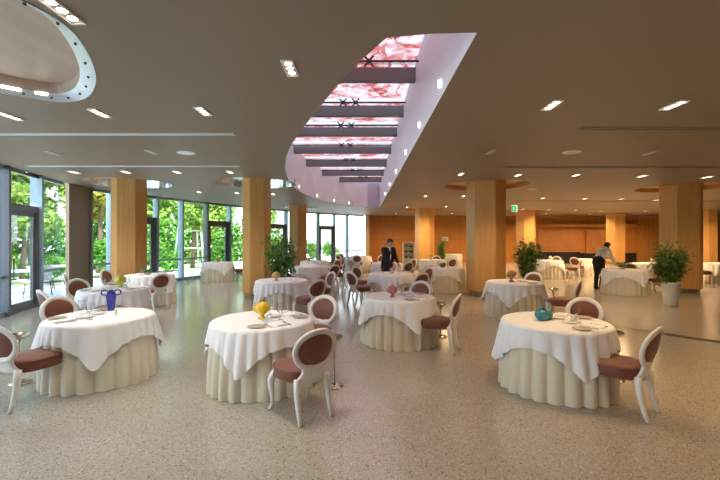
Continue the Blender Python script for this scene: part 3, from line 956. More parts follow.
# champagne-coloured pedestal side stands
def make_stand():
    r = thing('pedestal_stand', 'x x x x', 'side stand')
    g = G(); g.lathe([(.11, .0), (.11, .012), (.10, .02), (.03, .03)], 28); mk('base', g, M_CHAMP, r, True)
    g = G(); g.lathe([(.03, .028), (.014, .05), (.012, .30), (.014, .48), (.03, .52)], 14); mk('stem', g, M_CHAMP, r, True)
    g = G(); g.lathe([(.03, .515), (.08, .540), (.10, .575), (.102, .588), (.094, .586), (.075, .565), (.001, .555)], 28, caps=False); mk('dish', g, M_CHAMP, r, True)
    return Proto(r)
stand_p = make_stand()
for (x, y, k, side) in ((-.30, 4.52, 'T1', 'right of'), (-4.03, 4.62, 'TL', 'left of'), (1.40, 6.78, 'T10', 'right of'), (3.08, 4.72, 'T16', 'right of'), (4.34, 8.75, 'T15', 'right of')):
    stand_p.place((x, y, 0), 0, 'champagne metal pedestal stand %s the %s' % (side, TABLES[k][4]), 'pedestal stands')

# ------------------------------------------------------------------ tableware
TZ = .7535
def make_plate(mat, r=.085, nm='bread_plate'):
    g = G(); g.lathe([(r * .55, 0), (r * .6, .003), (r, .012), (r * 1.0, .015), (r * .93, .013), (r * .6, .007), (.001, .006)], 28)
    return mk(nm, g, mat, None, True)
def wrap(o, cat): return Proto(tag(o, 'x x x x', cat))
bread_p = wrap(make_plate(M_STONEWARE, .095), 'plate')
plate_p = wrap(make_plate(M_PORC, .10, 'side_plate'), 'plate')
g = G(); g.box((0, 0, .006), (.13, .22, .012)); g.box((.005, -.01, .015), (.115, .18, .007)); nap = mk('folded_napkin', g, M_NAPKIN, None, False, .003)
nap_p = wrap(nap, 'napkin')
def make_fork():
    r = thing('table_fork', 'x x x x', 'fork')
    g = G(); g.tube([(0, -.10, .004), (0, -.02, .006), (0, .03, .008)], [.006, .004, .004], 6, flat=.5); mk('handle', g, M_STEEL, r, True)
    g = G(); g.box((0, .042, .008), (.022, .03, .003))
    for q in (-.009, -.003, .003, .009): g.box((q, .075, .007), (.003, .04, .0025))
    mk('tines', g, M_STEEL, r)
    return Proto(r)
def make_knife():
    r = thing('table_knife', 'x x x x', 'knife')
    g = G(); g.tube([(0, -.11, .004), (0, -.02, .006)], [.008, .005], 6, flat=.5); mk('handle', g, M_STEEL, r, True)
    g = G(); g.tube([(0, -.02, .005), (0, .05, .004), (0, .10, .003)], [.006, .010, .002], 6, flat=.2); mk('blade', g, M_STEEL, r, True)
    return Proto(r)
fork_p, knife_p = make_fork(), make_knife()
def make_glass():
    r = thing('wine_glass', 'x x x x', 'wine glass')
    g = G(); g.lathe([(.034, 0), (.034, .002), (.006, .008), (.004, .04), (.005, .085)], 18); mk('stem', g, M_CLEAR, r, True)
    g = G(); g.lathe([(.005, .083), (.03, .10), (.041, .135), (.040, .165), (.033, .20)], 20, caps=False); mk('bowl', g, M_CLEAR, r, True)
    return Proto(r)
glass_p = make_glass()
def make_pot():
    r = thing('salt_pot', 'x x x x', 'salt pot')
    g = G(); g.lathe([(.018, 0), (.024, .005), (.026, .035), (.018, .05)], 16); mk('body', g, M_PORC, r, True)
    g = G(); g.lathe([(.018, .05), (.016, .062), (.006, .068)], 16); mk('cap', g, M_STEEL, r, True)
    return Proto(r)
pot_p = make_pot()
def setting(k, ang, full=True, tagw='', rad=.40):
    tx, ty, _, _, ref = TABLES[k]
    a = radians(ang); rz = a + pi / 2     # local -y points outwards
    def at(lx, ly):
        return (tx + rad * cos(a) + lx * cos(rz) - ly * sin(rz), ty + rad * sin(a) + lx * sin(rz) + ly * cos(rz), TZ)
    w = (tagw + ' place of ' + ref) if tagw else 'the ' + ref
    nap_p.place(at(0, 0), rz, 'folded napkin at %s' % w, 'folded napkins')
    glass_p.place(at(.14, .22), rz, 'clear wine glass at %s' % w, 'wine glasses')
    if full:
        fork_p.place(at(-.115, 0), rz + .05, 'steel fork left of napkin at %s' % w, 'forks')
        knife_p.place(at(.11, 0), rz - .04, 'steel knife right of napkin at %s' % w, 'knives')
        bread_p.place(at(-.24, .02), rz, 'flat beige bread plate at %s' % w, 'bread plates')
        plate_p.place(at(.02, .225) if k != 'TL' else at(-.02, .225), rz, 'small white plate at %s' % w, 'white side plates')
setting('T1', -52, True, 'near right'); setting('T1', 42, True, 'far right')
setting('TL', -125, True, 'near left'); setting('TL', 150, True, 'far left')
setting('TL2', -110, True, 'near'); setting('TL2', 140, True, 'far left'); setting('TL2', 10, True, 'right')
setting('T10', -42, True, 'near right'); setting('T10', 62, True, 'far right')
setting('T16', -50, True, 'near right'); setting('T16', 52, True, 'far right')
setting('T15', -30, True, 'near right'); setting('T15', 50, False, 'far right')
for k, an in (('TL3', (20, 150)), ('T6', (-45, 45)), ('T7', (-45, 20)), ('T8', (-40, 40)), ('T11', (-60, 30, -140, 140)), ('T12', (-60, 30)), ('T13', (60, -50)), ('T14', (20, 130)), ('T17', (-40, 55)), ('T18', (-10, 60)),
              ('T19', (-150,)), ('T20', (150, -100)), ('T21', (180,)), ('T9', (-90, -40, 220, 60)), ('T5', (0,))):
    names = ['first', 'second', 'third', 'fourth']
    for i, a in enumerate(an):
        tw = {True: '', False: ''}[True]
        c_, s_ = cos(radians(a)), sin(radians(a))
        tw = ('far ' if s_ > .3 else 'near ' if s_ < -.3 else '') + ('right' if c_ > .3 else 'left' if c_ < -.3 else 'middle')
        setting(k, a, False, tw)
for (k, x, y, s_) in (('T1', .10, -.02, 'beside the vase on'), ('TL', .14, .05, 'beside the vase on'), ('T16', .16, -.08, 'first of the pair on'), ('T16', .22, -.03, 'second of the pair on'), ('T10', .16, -.10, 'beside the ornament on'), ('TL2', .16, .1, 'beside the vase on')):
    pot_p.place((TABLES[k][0] + x, TABLES[k][1] + y, TZ), 0, 'white salt pot %s the %s' % (s_, TABLES[k][4]), 'salt pots')
# centrepieces
def goblet_vase(col, k, label, dx=0, dy=0, s=1.0, lobes=True, sheen=.25):
    m = plain('glaze_' + label.split()[0] + label.split()[1], col, rough=sheen, noise=.05, nscale=20)
    r = thing('table_vase', label, 'vase', (TABLES[k][0] + dx, TABLES[k][1] + dy, TZ), 0, 'ceramic table vases')
    g = G(); g.lathe([(.05 * s, 0), (.052 * s, .008 * s), (.03 * s, .02 * s), (.022 * s, .04 * s), (.03 * s, .06 * s)], 20); mk('foot', g, m, r, True)
    g = G(); prof = [(.028, .055), (.055, .07), (.076, .10), (.082, .13), (.076, .16), (.055, .187), (.03, .20), (.012, .206), (.002, .215)]
    g.lathe([(a * s, b * s) for a, b in prof], 24); b = mk('body', g, m, r, True)
    if lobes:
        g = G()
        for i in range(4):
            a = i * pi / 2 + .4
            g.ball((.060 * s * cos(a), .060 * s * sin(a), .125 * s), (.03 * s, .03 * s, .055 * s), 10)
        g.ball((-.088 * s, -.02 * s, .115 * s), (.02 * s, .02 * s, .028 * s), 8)
        mk('petals', g, m, b, True)
    return r
goblet_vase((.80, .50, .015), 'T1', 'bright yellow bud-shaped vase on foot on the front left-centre table', 0.0, .0, 1.0)
goblet_vase((.66, .60, .06), 'TL2', 'lime yellow fruit-shaped vase on the second window table', .02, .15, 1.15)
goblet_vase((.55, .36, .12), 'T6', 'tan bud-shaped vase on table before leafy plant', -.10, -.15, 1.0)
goblet_vase((.48, .26, .10), 'T15', 'amber brown bud-shaped vase on table before the wood column', -.05, .02, 1.2)
goblet_vase((.50, .16, .14), 'T10', 'pink glazed ornament on table near the skylight axis', -.12, -.12, .95)
goblet_vase((.60, .42, .10), 'T13', 'amber yellow small vase on far table before the trolley', -.1, 0, .8, False)
goblet_vase((.40, .20, .08), 'T5', 'brown small vase on lone table by glass doors', 0, 0, .9, False)
goblet_vase((.62, .58, .50), 'T17', 'pale cream vase on table before the dark counter', .1, 0, .9, False)
goblet_vase((.60, .28, .26), 'T11', 'pinkish small vase before the suited man', .02, .0, .75, False)
goblet_vase((.62, .52, .40), 'T20', 'pale vase on table behind the potted plant', .15, .1, .8, False)
# blue two-handled vase
m = plain('cobalt_glaze', (.025, .035, .30), rough=.25, noise=.05)
r = thing('handled_vase', 'cobalt blue vase with two ring handles', 'vase', (-3.33, 5.22, TZ), radians(25))
g = G(); pr = [(.040, .0), (.062, .20), (.060, .215), (.03, .225), (.028, .25), (.036, .265), (.024, .272)]
g.lathe(pr, 8); mk('body', g, m, r)
for s in (-1, 1):
    g = G(); g.loop([(s * .075 + .038 * cos(a * pi / 8), 0, .236 + .034 * sin(a * pi / 8)) for a in range(16)], .009, .009, 8, (0, 1, 0)); mk('handle', g, m, r, True)
# teal vase: a fat gourd and a smaller ball
m = plain('teal_glaze', (.03, .22, .25), rough=.25, noise=.15, nscale=12)
r = thing('gourd_vase', 'teal rounded double gourd vase lying on front right table', 'vase', (2.18, 4.60, TZ), radians(20))
g = G(); g.ball((-.04, 0, .066), (.088, .080, .066), 20); g.lathe([(.03, .12), (.018, .14), (.022, .15), (.012, .152)], 14, (-.04, 0, 0)); mk('body', g, m, r, True)
g = G(); g.ball((.075, .02, .05), (.05, .048, .05), 16); g.ball((.115, .025, .085), (.018, .018, .024), 10); mk('neck', g, m, r, True)
def leaf_quads(n, center, rad, size, rnd, shell=.55, up=.3, aspect=2.2):
    g = G()
    for _ in range(n):
        while True:
            p = Vector((rnd.uniform(-1, 1), rnd.uniform(-1, 1), rnd.uniform(-1, 1)))
            if shell <= p.length <= 1: break
        q = Vector((p.x * rad[0] + center[0], p.y * rad[1] + center[1], p.z * rad[2] + center[2]))
        nrm = (p + Vector((rnd.gauss(0, .6), rnd.gauss(0, .6), rnd.gauss(0, .6) + up))).normalized()
        t = nrm.cross(Vector((rnd.gauss(0, 1), rnd.gauss(0, 1), rnd.gauss(0, 1)))).normalized(); b = nrm.cross(t)
        L = size * rnd.uniform(.6, 1.3); W = L / aspect
        g.add([q - t * L / 2, q + b * W / 2 - nrm * W * .15, q + t * L / 2, q - b * W / 2 - nrm * W * .15], [(0, 1, 2, 3)])
    return g
for k, dx, dy, lab in (('TL3', -.05, 0, 'small green leafy centrepiece on table before left column'), ('T18', -.05, 0, 'small green herb pot beside the white-shirted waiter'), ('T8', -.25, .0, 'small grey green plant on table nearest far glass door'), ('T14', -.1, -.05, 'small green plant on table left of big column')):
    rnd = random.Random(k)
    r = thing('herb_pot', lab, 'plant', (TABLES[k][0] + dx, TABLES[k][1] + dy, TZ))
    g = G(); g.lathe([(.05, 0), (.07, .01), (.075, .06), (.066, .062), (.06, .04), (.001, .04)], 16); mk('bowl', g, M_STONEWARE, r, True)
    mk('foliage', leaf_quads(150, (0, 0, .10), (.12, .12, .075), .06, rnd, .2), M_FICUS, r)

# ------------------------------------------------------------------ indoor plants
def potted(name, label, loc, pot_h, pot_r, top, spread, n, mat, seed, pot_mat=M_POT, leaf=.13, stems=9):
    rnd = random.Random(seed)
    r = thing(name, label, 'plant', loc)
    g = G(); g.lathe([(pot_r * .70, 0), (pot_r * .72, .01), (pot_r, pot_h - .01), (pot_r, pot_h), (pot_r * .92, pot_h), (pot_r * .88, pot_h - .05), (.001, pot_h - .05)], 30); mk('pot', g, pot_mat, r, True)
    g = G(); g.lathe([(pot_r * .87, pot_h - .045), (.001, pot_h - .035)], 20, caps=False); mk('soil', g, M_SOIL, r)
    lv = G(); st = G()
    for i in range(stems):
        a = rnd.uniform(0, 2 * pi); rr = spread * sqrt(rnd.uniform(.05, 1)) * .8
        hz = pot_h + (top - pot_h) * rnd.uniform(.45, .95)
        base = Vector((rnd.uniform(-.5, .5) * pot_r, rnd.uniform(-.5, .5) * pot_r, pot_h - .04))
        tip = Vector((rr * cos(a), rr * sin(a), hz)); mid = base.lerp(tip, .5) + Vector((-rr * .15 * cos(a), -rr * .15 * sin(a), .10))
        P = [base.lerp(mid, t) * (1 - t) + mid.lerp(tip, t) * t for t in [j / 8 for j in range(9)]]
        st.tube(P, [.012 - .009 * j / 8 for j in range(9)], 6)
        for j in range(n // stems):
            t = rnd.uniform(.25, 1.05); p = P[min(8, int(t * 8))] + Vector((rnd.gauss(0, spread * .17), rnd.gauss(0, spread * .17), rnd.gauss(0, .09)))
            d = (p - Vector((0, 0, (pot_h + top) / 2))); d = Vector((d.x, d.y, d.z * .3 - .1 + rnd.gauss(0, .25))) + Vector((rnd.gauss(0, .15), rnd.gauss(0, .15), 0)); d.normalize()
            sd = d.cross(Vector((rnd.gauss(0, .3), rnd.gauss(0, .3), 1))).normalized(); up = sd.cross(d)
            L = leaf * rnd.uniform(.6, 1.25); W = L * .38
            lv.add([p, p + d * L * .45 + sd * W / 2, p + d * L - up * L * .12, p + d * L * .45 - sd * W / 2, p + d * L * .5 - up * .012], [(0, 1, 4), (1, 2, 4), (2, 3, 4), (3, 0, 4)])
    mk('stem', st, M_BARK, r, True)
    f = mk('foliage', lv, mat, r)
    return r
potted('potted_ficus', 'bushy green plant in tall white tapered pot before right column', (7.93, 9.95, 0), .60, .21, 1.60, .42, 1800, M_PLANTR, 3, leaf=.14, stems=14)
potted('potted_ficus', 'bushy green plant standing right of the large wood column', (4.98, 11.55, 0), .45, .2, 1.62, .42, 1600, M_PLANTR, 5, leaf=.15, stems=13)
potted('potted_ficus', 'dark slim potted tree by the far wood wall', (4.65, 22.2, 0), .4, .2, 1.85, .34, 700, M_FICUS, 8, leaf=.18, stems=10)
potted('potted_ficus', 'loose leafy green plant beside the left-centre wood column', (-2.12, 10.45, 0), .5, .22, 1.80, .50, 1300, M_FICUS, 11, leaf=.16, stems=16)

# ------------------------------------------------------------------ exit sign, wall sign, trolley, counters
r = thing('exit_sign', 'green and white running man exit sign hung from ceiling', 'sign', (px(514.5, 16.6), 16.6, 2.98))
g = G(); g.box((0, .02, 0), (.26, .04, .30)); mk('casing', g, M_WHITEGLOSS, r, bevel=.004)
MG = glow('sign_green', (.02, .36, .14), .8); MW = glow('sign_white', (.70, .95, .76), .7)
g = G(); g.box((0, -.003, .0), (.24, .006, .28)); f = mk('face', g, MW, r)
g = G(); g.box((-.03, -.008, -.01), (.20, .006, .24)); mk('panel', g, MG, f)
g = G()
g.ball((-.015, -.012, .048), (.014, .003, .014), 10)
def limb(pts, w=.011): g.tube([(x, -.0125, z) for x, z in pts], w, 6, flat=.3)
limb([(-.02, .03), (-.035, -.02)], .014); limb([(-.035, -.02), (-.012, -.05), (-.02, -.085)]); limb([(-.035, -.02), (-.055, -.055), (-.09, -.06)])
limb([(-.02, .025), (.01, .005), (.03, .018)], .008); limb([(-.022, .025), (-.055, .02), (-.065, -.005)], .008)
mk('running_figure', g, MW, f, True)
g = G(); g.add([(.055, -.008, .03), (.055, -.008, -.03), (.10, -.008, 0), (.055, -.012, .03), (.055, -.012, -.03), (.10, -.012, 0)], [(0, 1, 2), (5, 4, 3), (0, 3, 4, 1), (1, 4, 5, 2), (2, 5, 3, 0)]); mk('arrow', g, MG, f)
g = G()
for s in (-.08, .08): g.tube([(s, .02, .15), (s, .02, CEIL - 2.98)], .006, 6)
mk('hanger', g, M_STEEL, r)
r = thing('framed_notice', 'small white framed notice on the wood wall', 'sign', (px(445, 27.9), 27.97, 1.72 - 1 * 27.9 / F))
g = G()
for (cx_, cz_, sx, sz) in ((0, .13, .46, .03), (0, -.13, .46, .03), (-.215, 0, .03, .26), (.215, 0, .03, .26)): g.box((cx_, 0, cz_), (sx, .03, sz))
mk('frame', g, M_PORC, r); g = G(); g.box((0, .005, 0), (.4, .01, .23)); mk('sheet', g, M_PALEWOOD, r)
# shelf trolley with folded linen and plates
X0, X1, Y = px(403, 24.6), px(414, 24.6), 24.6
r = thing('service_shelf', 'cream open service shelf holding tableware beside the wood column', 'shelf', ((X0 + X1) / 2, Y, 0)); W = X1 - X0
for s in (-1, 1):
    g = G(); g.box((s * (W / 2 - .02), 0, .73), (.04, .42, 1.46)); mk('side_panel', g, M_LACQ, r)
g = G(); g.box((0, .2, .73), (W, .02, 1.46)); mk('back_panel', g, M_LACQ, r)
for i, z in enumerate((.05, .42, .78, 1.12, 1.44)):
    g = G(); g.box((0, 0, z), (W - .06, .42, .03)); mk('shelf', g, M_LACQ, r)
for i, (dx, z, nm) in enumerate(((-.16, .435, 'lower shelf, left'), (.14, .435, 'lower shelf, right'), (-.15, .795, 'middle shelf, left'), (.15, .795, 'middle shelf, right'), (-.14, 1.135, 'top shelf, left'), (.15, 1.135, 'top shelf, right'))):
    if i % 2:
        g = G()
        g.lathe([(.05, 0), (.11, .03), (.12, .10), (.12, .11), (.10, .10), (.001, .03)], 18)
        o = mk('serving_bowl', g, M_DARK, None, True); cat = 'bowl'; lab = 'dark serving bowl on the service shelf, ' + nm
    else:
        g = G(); g.box((0, 0, .07), (.22, .26, .14)); o = mk('storage_box', g, M_SLOT, None, False, .01); cat = 'box'; lab = 'dark grey box on the service shelf, ' + nm
    o.location = ((X0 + X1) / 2 + dx, Y - .02, z + .0005); tag(o, lab, cat)
for (a, b, zt, Y, lab) in ((537, 580.5, .78, 26.2, 'long black bar counter along the back wall'), (583, 597, .70, 26.2, 'short black counter section beside the waiter'), (628, 637, .72, 26.2, 'small black cabinet against slatted wall')):
    X0, X1 = px(a, Y), px(b, Y); W = X1 - X0
    r = thing('bar_counter', lab, 'counter', ((X0 + X1) / 2, Y + .3, 0))
    g = G(); g.box((0, 0, zt / 2 - .02), (W - .04, .56, zt - .04)); mk('body', g, M_BLACK, r)
    g = G(); g.box((0, 0, zt - .02), (W, .62, .04)); mk('worktop', g, M_BLACK, r, bevel=.005)

# ------------------------------------------------------------------ people
def solid(name, parts, mat, parent=None, vox=.011, smooth_it=4):
    g = G()
    for p in parts:
        if p[0] == 'c': g.capsule(*p[1:])
        elif p[0] == 'b': g.ball(p[1], p[2], 18, M=p[3] if len(p) > 3 else None)
    o = mk(name, g, mat, parent, True)
    a = o.modifiers.new('remesh', 'REMESH'); a.mode = 'VOXEL'; a.voxel_size = vox; a.use_smooth_shade = True
    b = o.modifiers.new('smooth', 'SMOOTH'); b.iterations = smooth_it; b.factor = .5
    d_ = bpy.context.evaluated_depsgraph_get()
    me = bpy.data.meshes.new_from_object(o.evaluated_get(d_))
    o.modifiers.clear(); me.name = name; o.data = me
    me.materials.clear()
    for mm in (mat if isinstance(mat, (list, tuple)) else [mat]): me.materials.append(mm)
    return o
M_SKIN = plain('skin', (.50, .30, .22), rough=.5, noise=.04)
M_HAIR = plain('dark_hair', (.018, .014, .012), rough=.5, noise=.2, nscale=60)
M_NAVY = plain('navy_suit', (.010, .014, .030), rough=.75, noise=.1)
M_SHIRT = plain('white_shirt', (.78, .77, .74), rough=.75, noise=.02)
M_TROU = plain('black_trousers', (.012, .012, .014), rough=.8, noise=.1)
M_SHOE = plain('black_shoe', (.01, .01, .01), rough=.3)
M_TIE = plain('dark_tie', (.03, .03, .05), rough=.5)
def hand_parts(w, d, side, curl=.5):
    """palm, four unequal bent fingers and a thumb; d = forearm direction"""
    w, d = Vector(w), Vector(d).normalized()
    sx = d.cross(Vector((0, 0, 1)))
    sx = sx.normalized() if sx.length > .1 else Vector((1, 0, 0))
    dn = Vector((0, 0, -1)); dn = (dn - d * dn.dot(d)); dn = dn.normalized() if dn.length > .1 else Vector((0, 1, 0))
    P = []
    pc = w + d * .05
    for q in (-.026, -.009, .009, .026):
        P.append(('c', w + sx * q * .7 + d * .01, w + sx * q + d * .085, .013, .0115))
    for q, L in ((-.029, .060), (-.010, .074), (.010, .080), (.029, .070)):
        a = w + sx * q + d * .09; b = a + d * L * .5 + dn * L * .15; c = b + (d * .6 + dn * .8 * curl * 1.6).normalized() * L * .5
        P += [('c', a, b, .0095, .0085), ('c', b, c, .0085, .0075)]
    t0 = w + sx * side * .025 + d * .025; t1 = t0 + (sx * side * .8 + d * .7).normalized() * .04; t2 = t1 + (d * .9 + sx * side * .1 + dn * .4).normalized() * .035
    P += [('c', t0, t1, .013, .011), ('c', t1, t2, .0105, .009)]
    return P
def person(label, loc, rz, J, style):
    root = thing('person', label, 'person', loc, rz)
    V = {k: Vector(v) for k, v in J.items() if isinstance(v, tuple)}
    def mirror(n): return V[n + '_l'], V[n + '_r']
    hd = V['head']; face = Vector(J['face']).normalized(); up = Vector(J['hup']).normalized()
    sd = face.cross(up).normalized(); up = sd.cross(face)
    HM = Matrix((sd, face, up)).transposed()
    def hp(x, y, z): return hd + HM @ Vector((x, y, z))
    skin = [('b', hp(0, -.01, .03), (.076, .095, .095), HM), ('b', hp(0, .015, -.035), (.058, .075, .075), HM), ('b', hp(0, .045, -.085), (.034, .034, .03), HM),
            ('b', hp(0, .092, -.02), (.013, .022, .022), HM), ('b', hp(0, .085, .0), (.010, .015, .03), HM), ('b', hp(0, .078, -.058), (.024, .014, .009), HM),
            ('b', hp(.076, -.01, -.005), (.012, .022, .034), HM), ('b', hp(-.076, -.01, -.005), (.012, .022, .034), HM),
            ('b', hp(0, .076, .028), (.05, .014, .012), HM),
            ('c', V['neck'], hp(0, -.02, -.05), .058, .055), ('c', V['chest'], V['neck'], .10, .06)]
    skin += [('c', V['pelvis'], V['chest'], .095, .10), ('c', V['sh_l'], V['sh_r'], .06, .06), ('c', V['hip_l'], V['hip_r'], .08, .08)]
    for s, si in (('_l', 1), ('_r', -1)):
        skin += [('c', V['sh' + s], V['el' + s], .047, .038), ('c', V['el' + s], V['wr' + s], .038, .027),
                 ('c', V['hip' + s], V['kn' + s], .078, .052), ('c', V['kn' + s], V['an' + s], .050, .036), ('c', V['an' + s], V['an' + s] + Vector((0, .12, -.04)), .036, .03)]
        skin += hand_parts(V['wr' + s], V['wr' + s] - V['el' + s] if 'hd' + s not in V else V['hd' + s], J.get('thumb' + s, si))
    body = solid('body', skin, [M_SKIN, M_HAIR], root, .0075, 3)
    eyes = [hp(.031, .078, .012), hp(-.031, .078, .012)]; brow = [hp(.031, .085, .033), hp(-.031, .085, .033)]
    for p in body.data.polygons:
        c = p.center
        if any((c - e).length < .010 for e in eyes): p.material_index = 1
        elif any(abs((c - e).dot(up)) < .005 and (c - e).length < .019 for e in brow): p.material_index = 1
    hair = [('b', hp(0, -.028, .052), (.082, .092, .085), HM), ('b', hp(0, .02, .098), (.065, .06, .03), HM), ('b', hp(0, -.055, .0), (.074, .06, .08), HM)]
    solid('hair', hair, M_HAIR, root, .009, 2)
    # trousers and shoes
    tr = [('c', V['hip_l'], V['hip_r'], .115, .115), ('c', V['pelvis'] + Vector((-.055, 0, .06)), V['pelvis'] + Vector((.055, 0, .07)), .131, .131)]
    for s in ('_l', '_r'):
        tr += [('c', V['hip' + s], V['kn' + s], .098, .073), ('c', V['kn' + s], V['an' + s] + Vector((0, 0, -.02)), .073, .062)]
        solid('shoe', [('c', V['an' + s] + Vector((0, -.03, -.045)), V['an' + s] + Vector((0, .13, -.048)), .046, .042), ('c', V['an' + s], V['an' + s] + Vector((0, .05, -.03)), .048, .045)], M_SHOE, root, .012, 2)
    solid('trousers', tr, M_TROU, root, .012, 3)
    # upper clothing
    mat = M_NAVY if style == 'suit' else M_SHIRT
    ch, pv = V['chest'], V['pelvis']
    side = (V['sh_l'] - V['sh_r']).normalized() * .075
    top_ = [('c', ch + side, ch - side, .128, .128), ('c', ch + side * .9, pv + side * .8 + Vector((0, 0, .06 if style != 'suit' else -.10)), .125, .088 if style != 'suit' else .142),
            ('c', ch - side * .9, pv - side * .8 + Vector((0, 0, .06 if style != 'suit' else -.10)), .125, .088 if style != 'suit' else .142),
            ('c', V['sh_l'], V['sh_r'], .078, .078), ('c', V['neck'] + (ch - V['neck']) * .35, ch, .075, .12)]
    if style != 'suit': top_.append(('c', ch, pv + Vector((0, 0, .06)), .130, .100))
    for s in ('_l', '_r'):
        e = V['wr' + s].lerp(V['el' + s], .06)
        top_ += [('c', V['sh' + s], V['el' + s], .070, .056), ('c', V['el' + s], e, .056, .044)]
    solid('jacket' if style == 'suit' else 'shirt', top_, mat, root, .0115, 3)
    nd = (V['neck'] - ch).normalized()
    if style == 'suit':
        fw = Vector((0, 1, 0)); fw = (fw - nd * fw.dot(nd)).normalized()
        s_ = [('c', V['neck'] + nd * .005, V['neck'] + nd * .035, .068, .064), ('c', V['neck'] + fw * .045 - nd * .01, ch + fw * .108 - nd * .02, .042, .034), ('c', ch + fw * .100 - nd * .02, pv + fw * .085 + Vector((0, 0, .05)), .034, .034), ('c', ch + fw * .05, pv + fw * .05, .08, .09)]
        solid('shirt', s_, M_SHIRT, root, .009, 2)
        solid('tie', [('c', V['neck'] + fw * .088 - nd * .005, ch + fw * .138 - nd * .02, .016, .020)], M_TIE, root, .008, 1)
    else:
        solid('collar', [('c', V['neck'] + nd * .0, V['neck'] + nd * .03, .070, .066)], M_SHIRT, root, .009, 2)
        solid('apron', [('c', V['hip_l'] + Vector((0, .03, .03)), V['hip_r'] + Vector((0, .03, .03)), .118, .118), ('c', V['hip_l'] + Vector((0, .035, 0)), V['kn_l'] + Vector((.01, .03, .08)), .108, .10), ('c', V['hip_r'] + Vector((0, .035, 0)), V['kn_r'] + Vector((-.01, .03, .08)), .108, .10)], M_TROU, root, .013, 3)
    return root
JS = dict(pelvis=(0, -.03, .93), chest=(0, .05, 1.27), neck=(0, .075, 1.44), head=(.01, .145, 1.565), face=(-.18, .85, -.45), hup=(0, .45, .9),
          sh_l=(-.185, .05, 1.37), sh_r=(.185, .05, 1.37), el_l=(-.235, .13, 1.09), el_r=(.235, .14, 1.10), wr_l=(-.13, .34, .98), wr_r=(.10, .36, .98),
          hip_l=(-.09, -.03, .90), hip_r=(.09, -.03, .90), kn_l=(-.10, .0, .49), kn_r=(.10, .0, .49), an_l=(-.11, -.02, .088), an_r=(.11, -.02, .088),
          thumb_l=1, thumb_r=-1, hd_l=(.3, .7, -.45), hd_r=(-.2, .75, -.45))
person('man in dark navy suit and white shirt, head bowed, setting a table', (.83, 11.80, 0), radians(-145), JS, 'suit')
JW = dict(pelvis=(0, -.05, .93), chest=(0, .16, 1.23), neck=(0, .25, 1.36), head=(0, .345, 1.445), face=(0, .80, -.60), hup=(0, .60, .8),
          sh_l=(-.18, .17, 1.31), sh_r=(.18, .17, 1.31), el_l=(-.23, .27, 1.06), el_r=(.22, .30, 1.05), wr_l=(-.20, .49, 1.04), wr_r=(.17, .50, .88),
          hip_l=(-.09, -.05, .90), hip_r=(.09, -.05, .90), kn_l=(-.10, .0, .49), kn_r=(.10, .0, .49), an_l=(-.11, -.03, .088), an_r=(.11, -.05, .088),
          thumb_l=1, thumb_r=-1, hd_l=(0, 1, .0), hd_r=(0, .8, -.5))
wl = (8.02, 13.07)
person('waiter in white shirt and black apron leaning over a table', (*wl, 0), radians(-72), JW, 'shirt')
a = radians(-72); lx, ly = -.20, .66
r = thing('serving_tray', 'round pale tray held level by the waiter', 'tray', (wl[0] + lx * cos(a) - ly * sin(a), wl[1] + lx * sin(a) + ly * cos(a), 1.052))
g = G(); g.lathe([(.001, 0), (.17, 0), (.19, .018), (.185, .02), (.165, .006), (.001, .006)], 30, caps=False); mk('dish', g, M_PORC, r, True)

# ------------------------------------------------------------------ outdoors
g = G(); g.add([(-60, -20, -.06), (10, -20, -.06), (10, 80, -.06), (-60, 80, -.06)], [(0, 1, 2, 3)])
struct('ground', g, M_PAVE, 'pale paved terrace outside the windows', 'ground')
g = G()
def band(pts, w0, w1, z, m=0):
    A = []; B = []
    for i, p in enumerate(pts):
        q = Vector(pts[min(i + 1, len(pts) - 1)]) - Vector(pts[max(i - 1, 0)]); n_ = Vector((-q.y, q.x)).normalized()
        A.append((p[0] + n_.x * w0, p[1] + n_.y * w0, z)); B.append((p[0] + n_.x * w1, p[1] + n_.y * w1, z))
    return A, B
fl = FACADE[1:]
A, B = band(fl, 4.5, 5.6, -.04); g.strip(A, B)
A, B = band(fl, 12.5, 30, -.03); g.strip(A, B)
o = struct('lawn', g, M_LAWN, 'green lawn bands beyond the terrace', 'lawn')
def tree(name, label, X, Y, h, r, mat, seed, n=2600, trunk=.14):
    rnd = random.Random(seed)
    t = thing(name, label, 'tree', (X, Y, -.06), 0, 'trees outside the windows')
    g = G(); g.tube([(0, 0, 0), (.08, .03, h * .3), (-.03, .05, h * .6), (0, 0, h * .8)], [trunk, trunk * .8, trunk * .6, trunk * .3], 10)
    for i in range(5):
        a = rnd.uniform(0, 6.28); g.tube([(0, .04, h * (.35 + .07 * i)), (r * .35 * cos(a), r * .35 * sin(a), h * (.5 + .07 * i)), (r * .7 * cos(a), r * .7 * sin(a), h * (.58 + .07 * i))], [trunk * .45, trunk * .3, trunk * .12], 6)
    mk('trunk', g, M_BARK, t, True)
    lv = G(); K = 12
    for i in range(K):
        a = rnd.uniform(0, 6.28); q = sqrt(rnd.random()) * r * .62
        c = (q * cos(a), q * sin(a), h * rnd.uniform(.40, .88)); s_ = r * rnd.uniform(.40, .62)
        k_ = leaf_quads(n // K, c, (s_, s_, s_ * .9), .34, rnd, .45, .5, 1.5); lv.add(k_.v, k_.f)
    mk('crown', lv, mat, t)
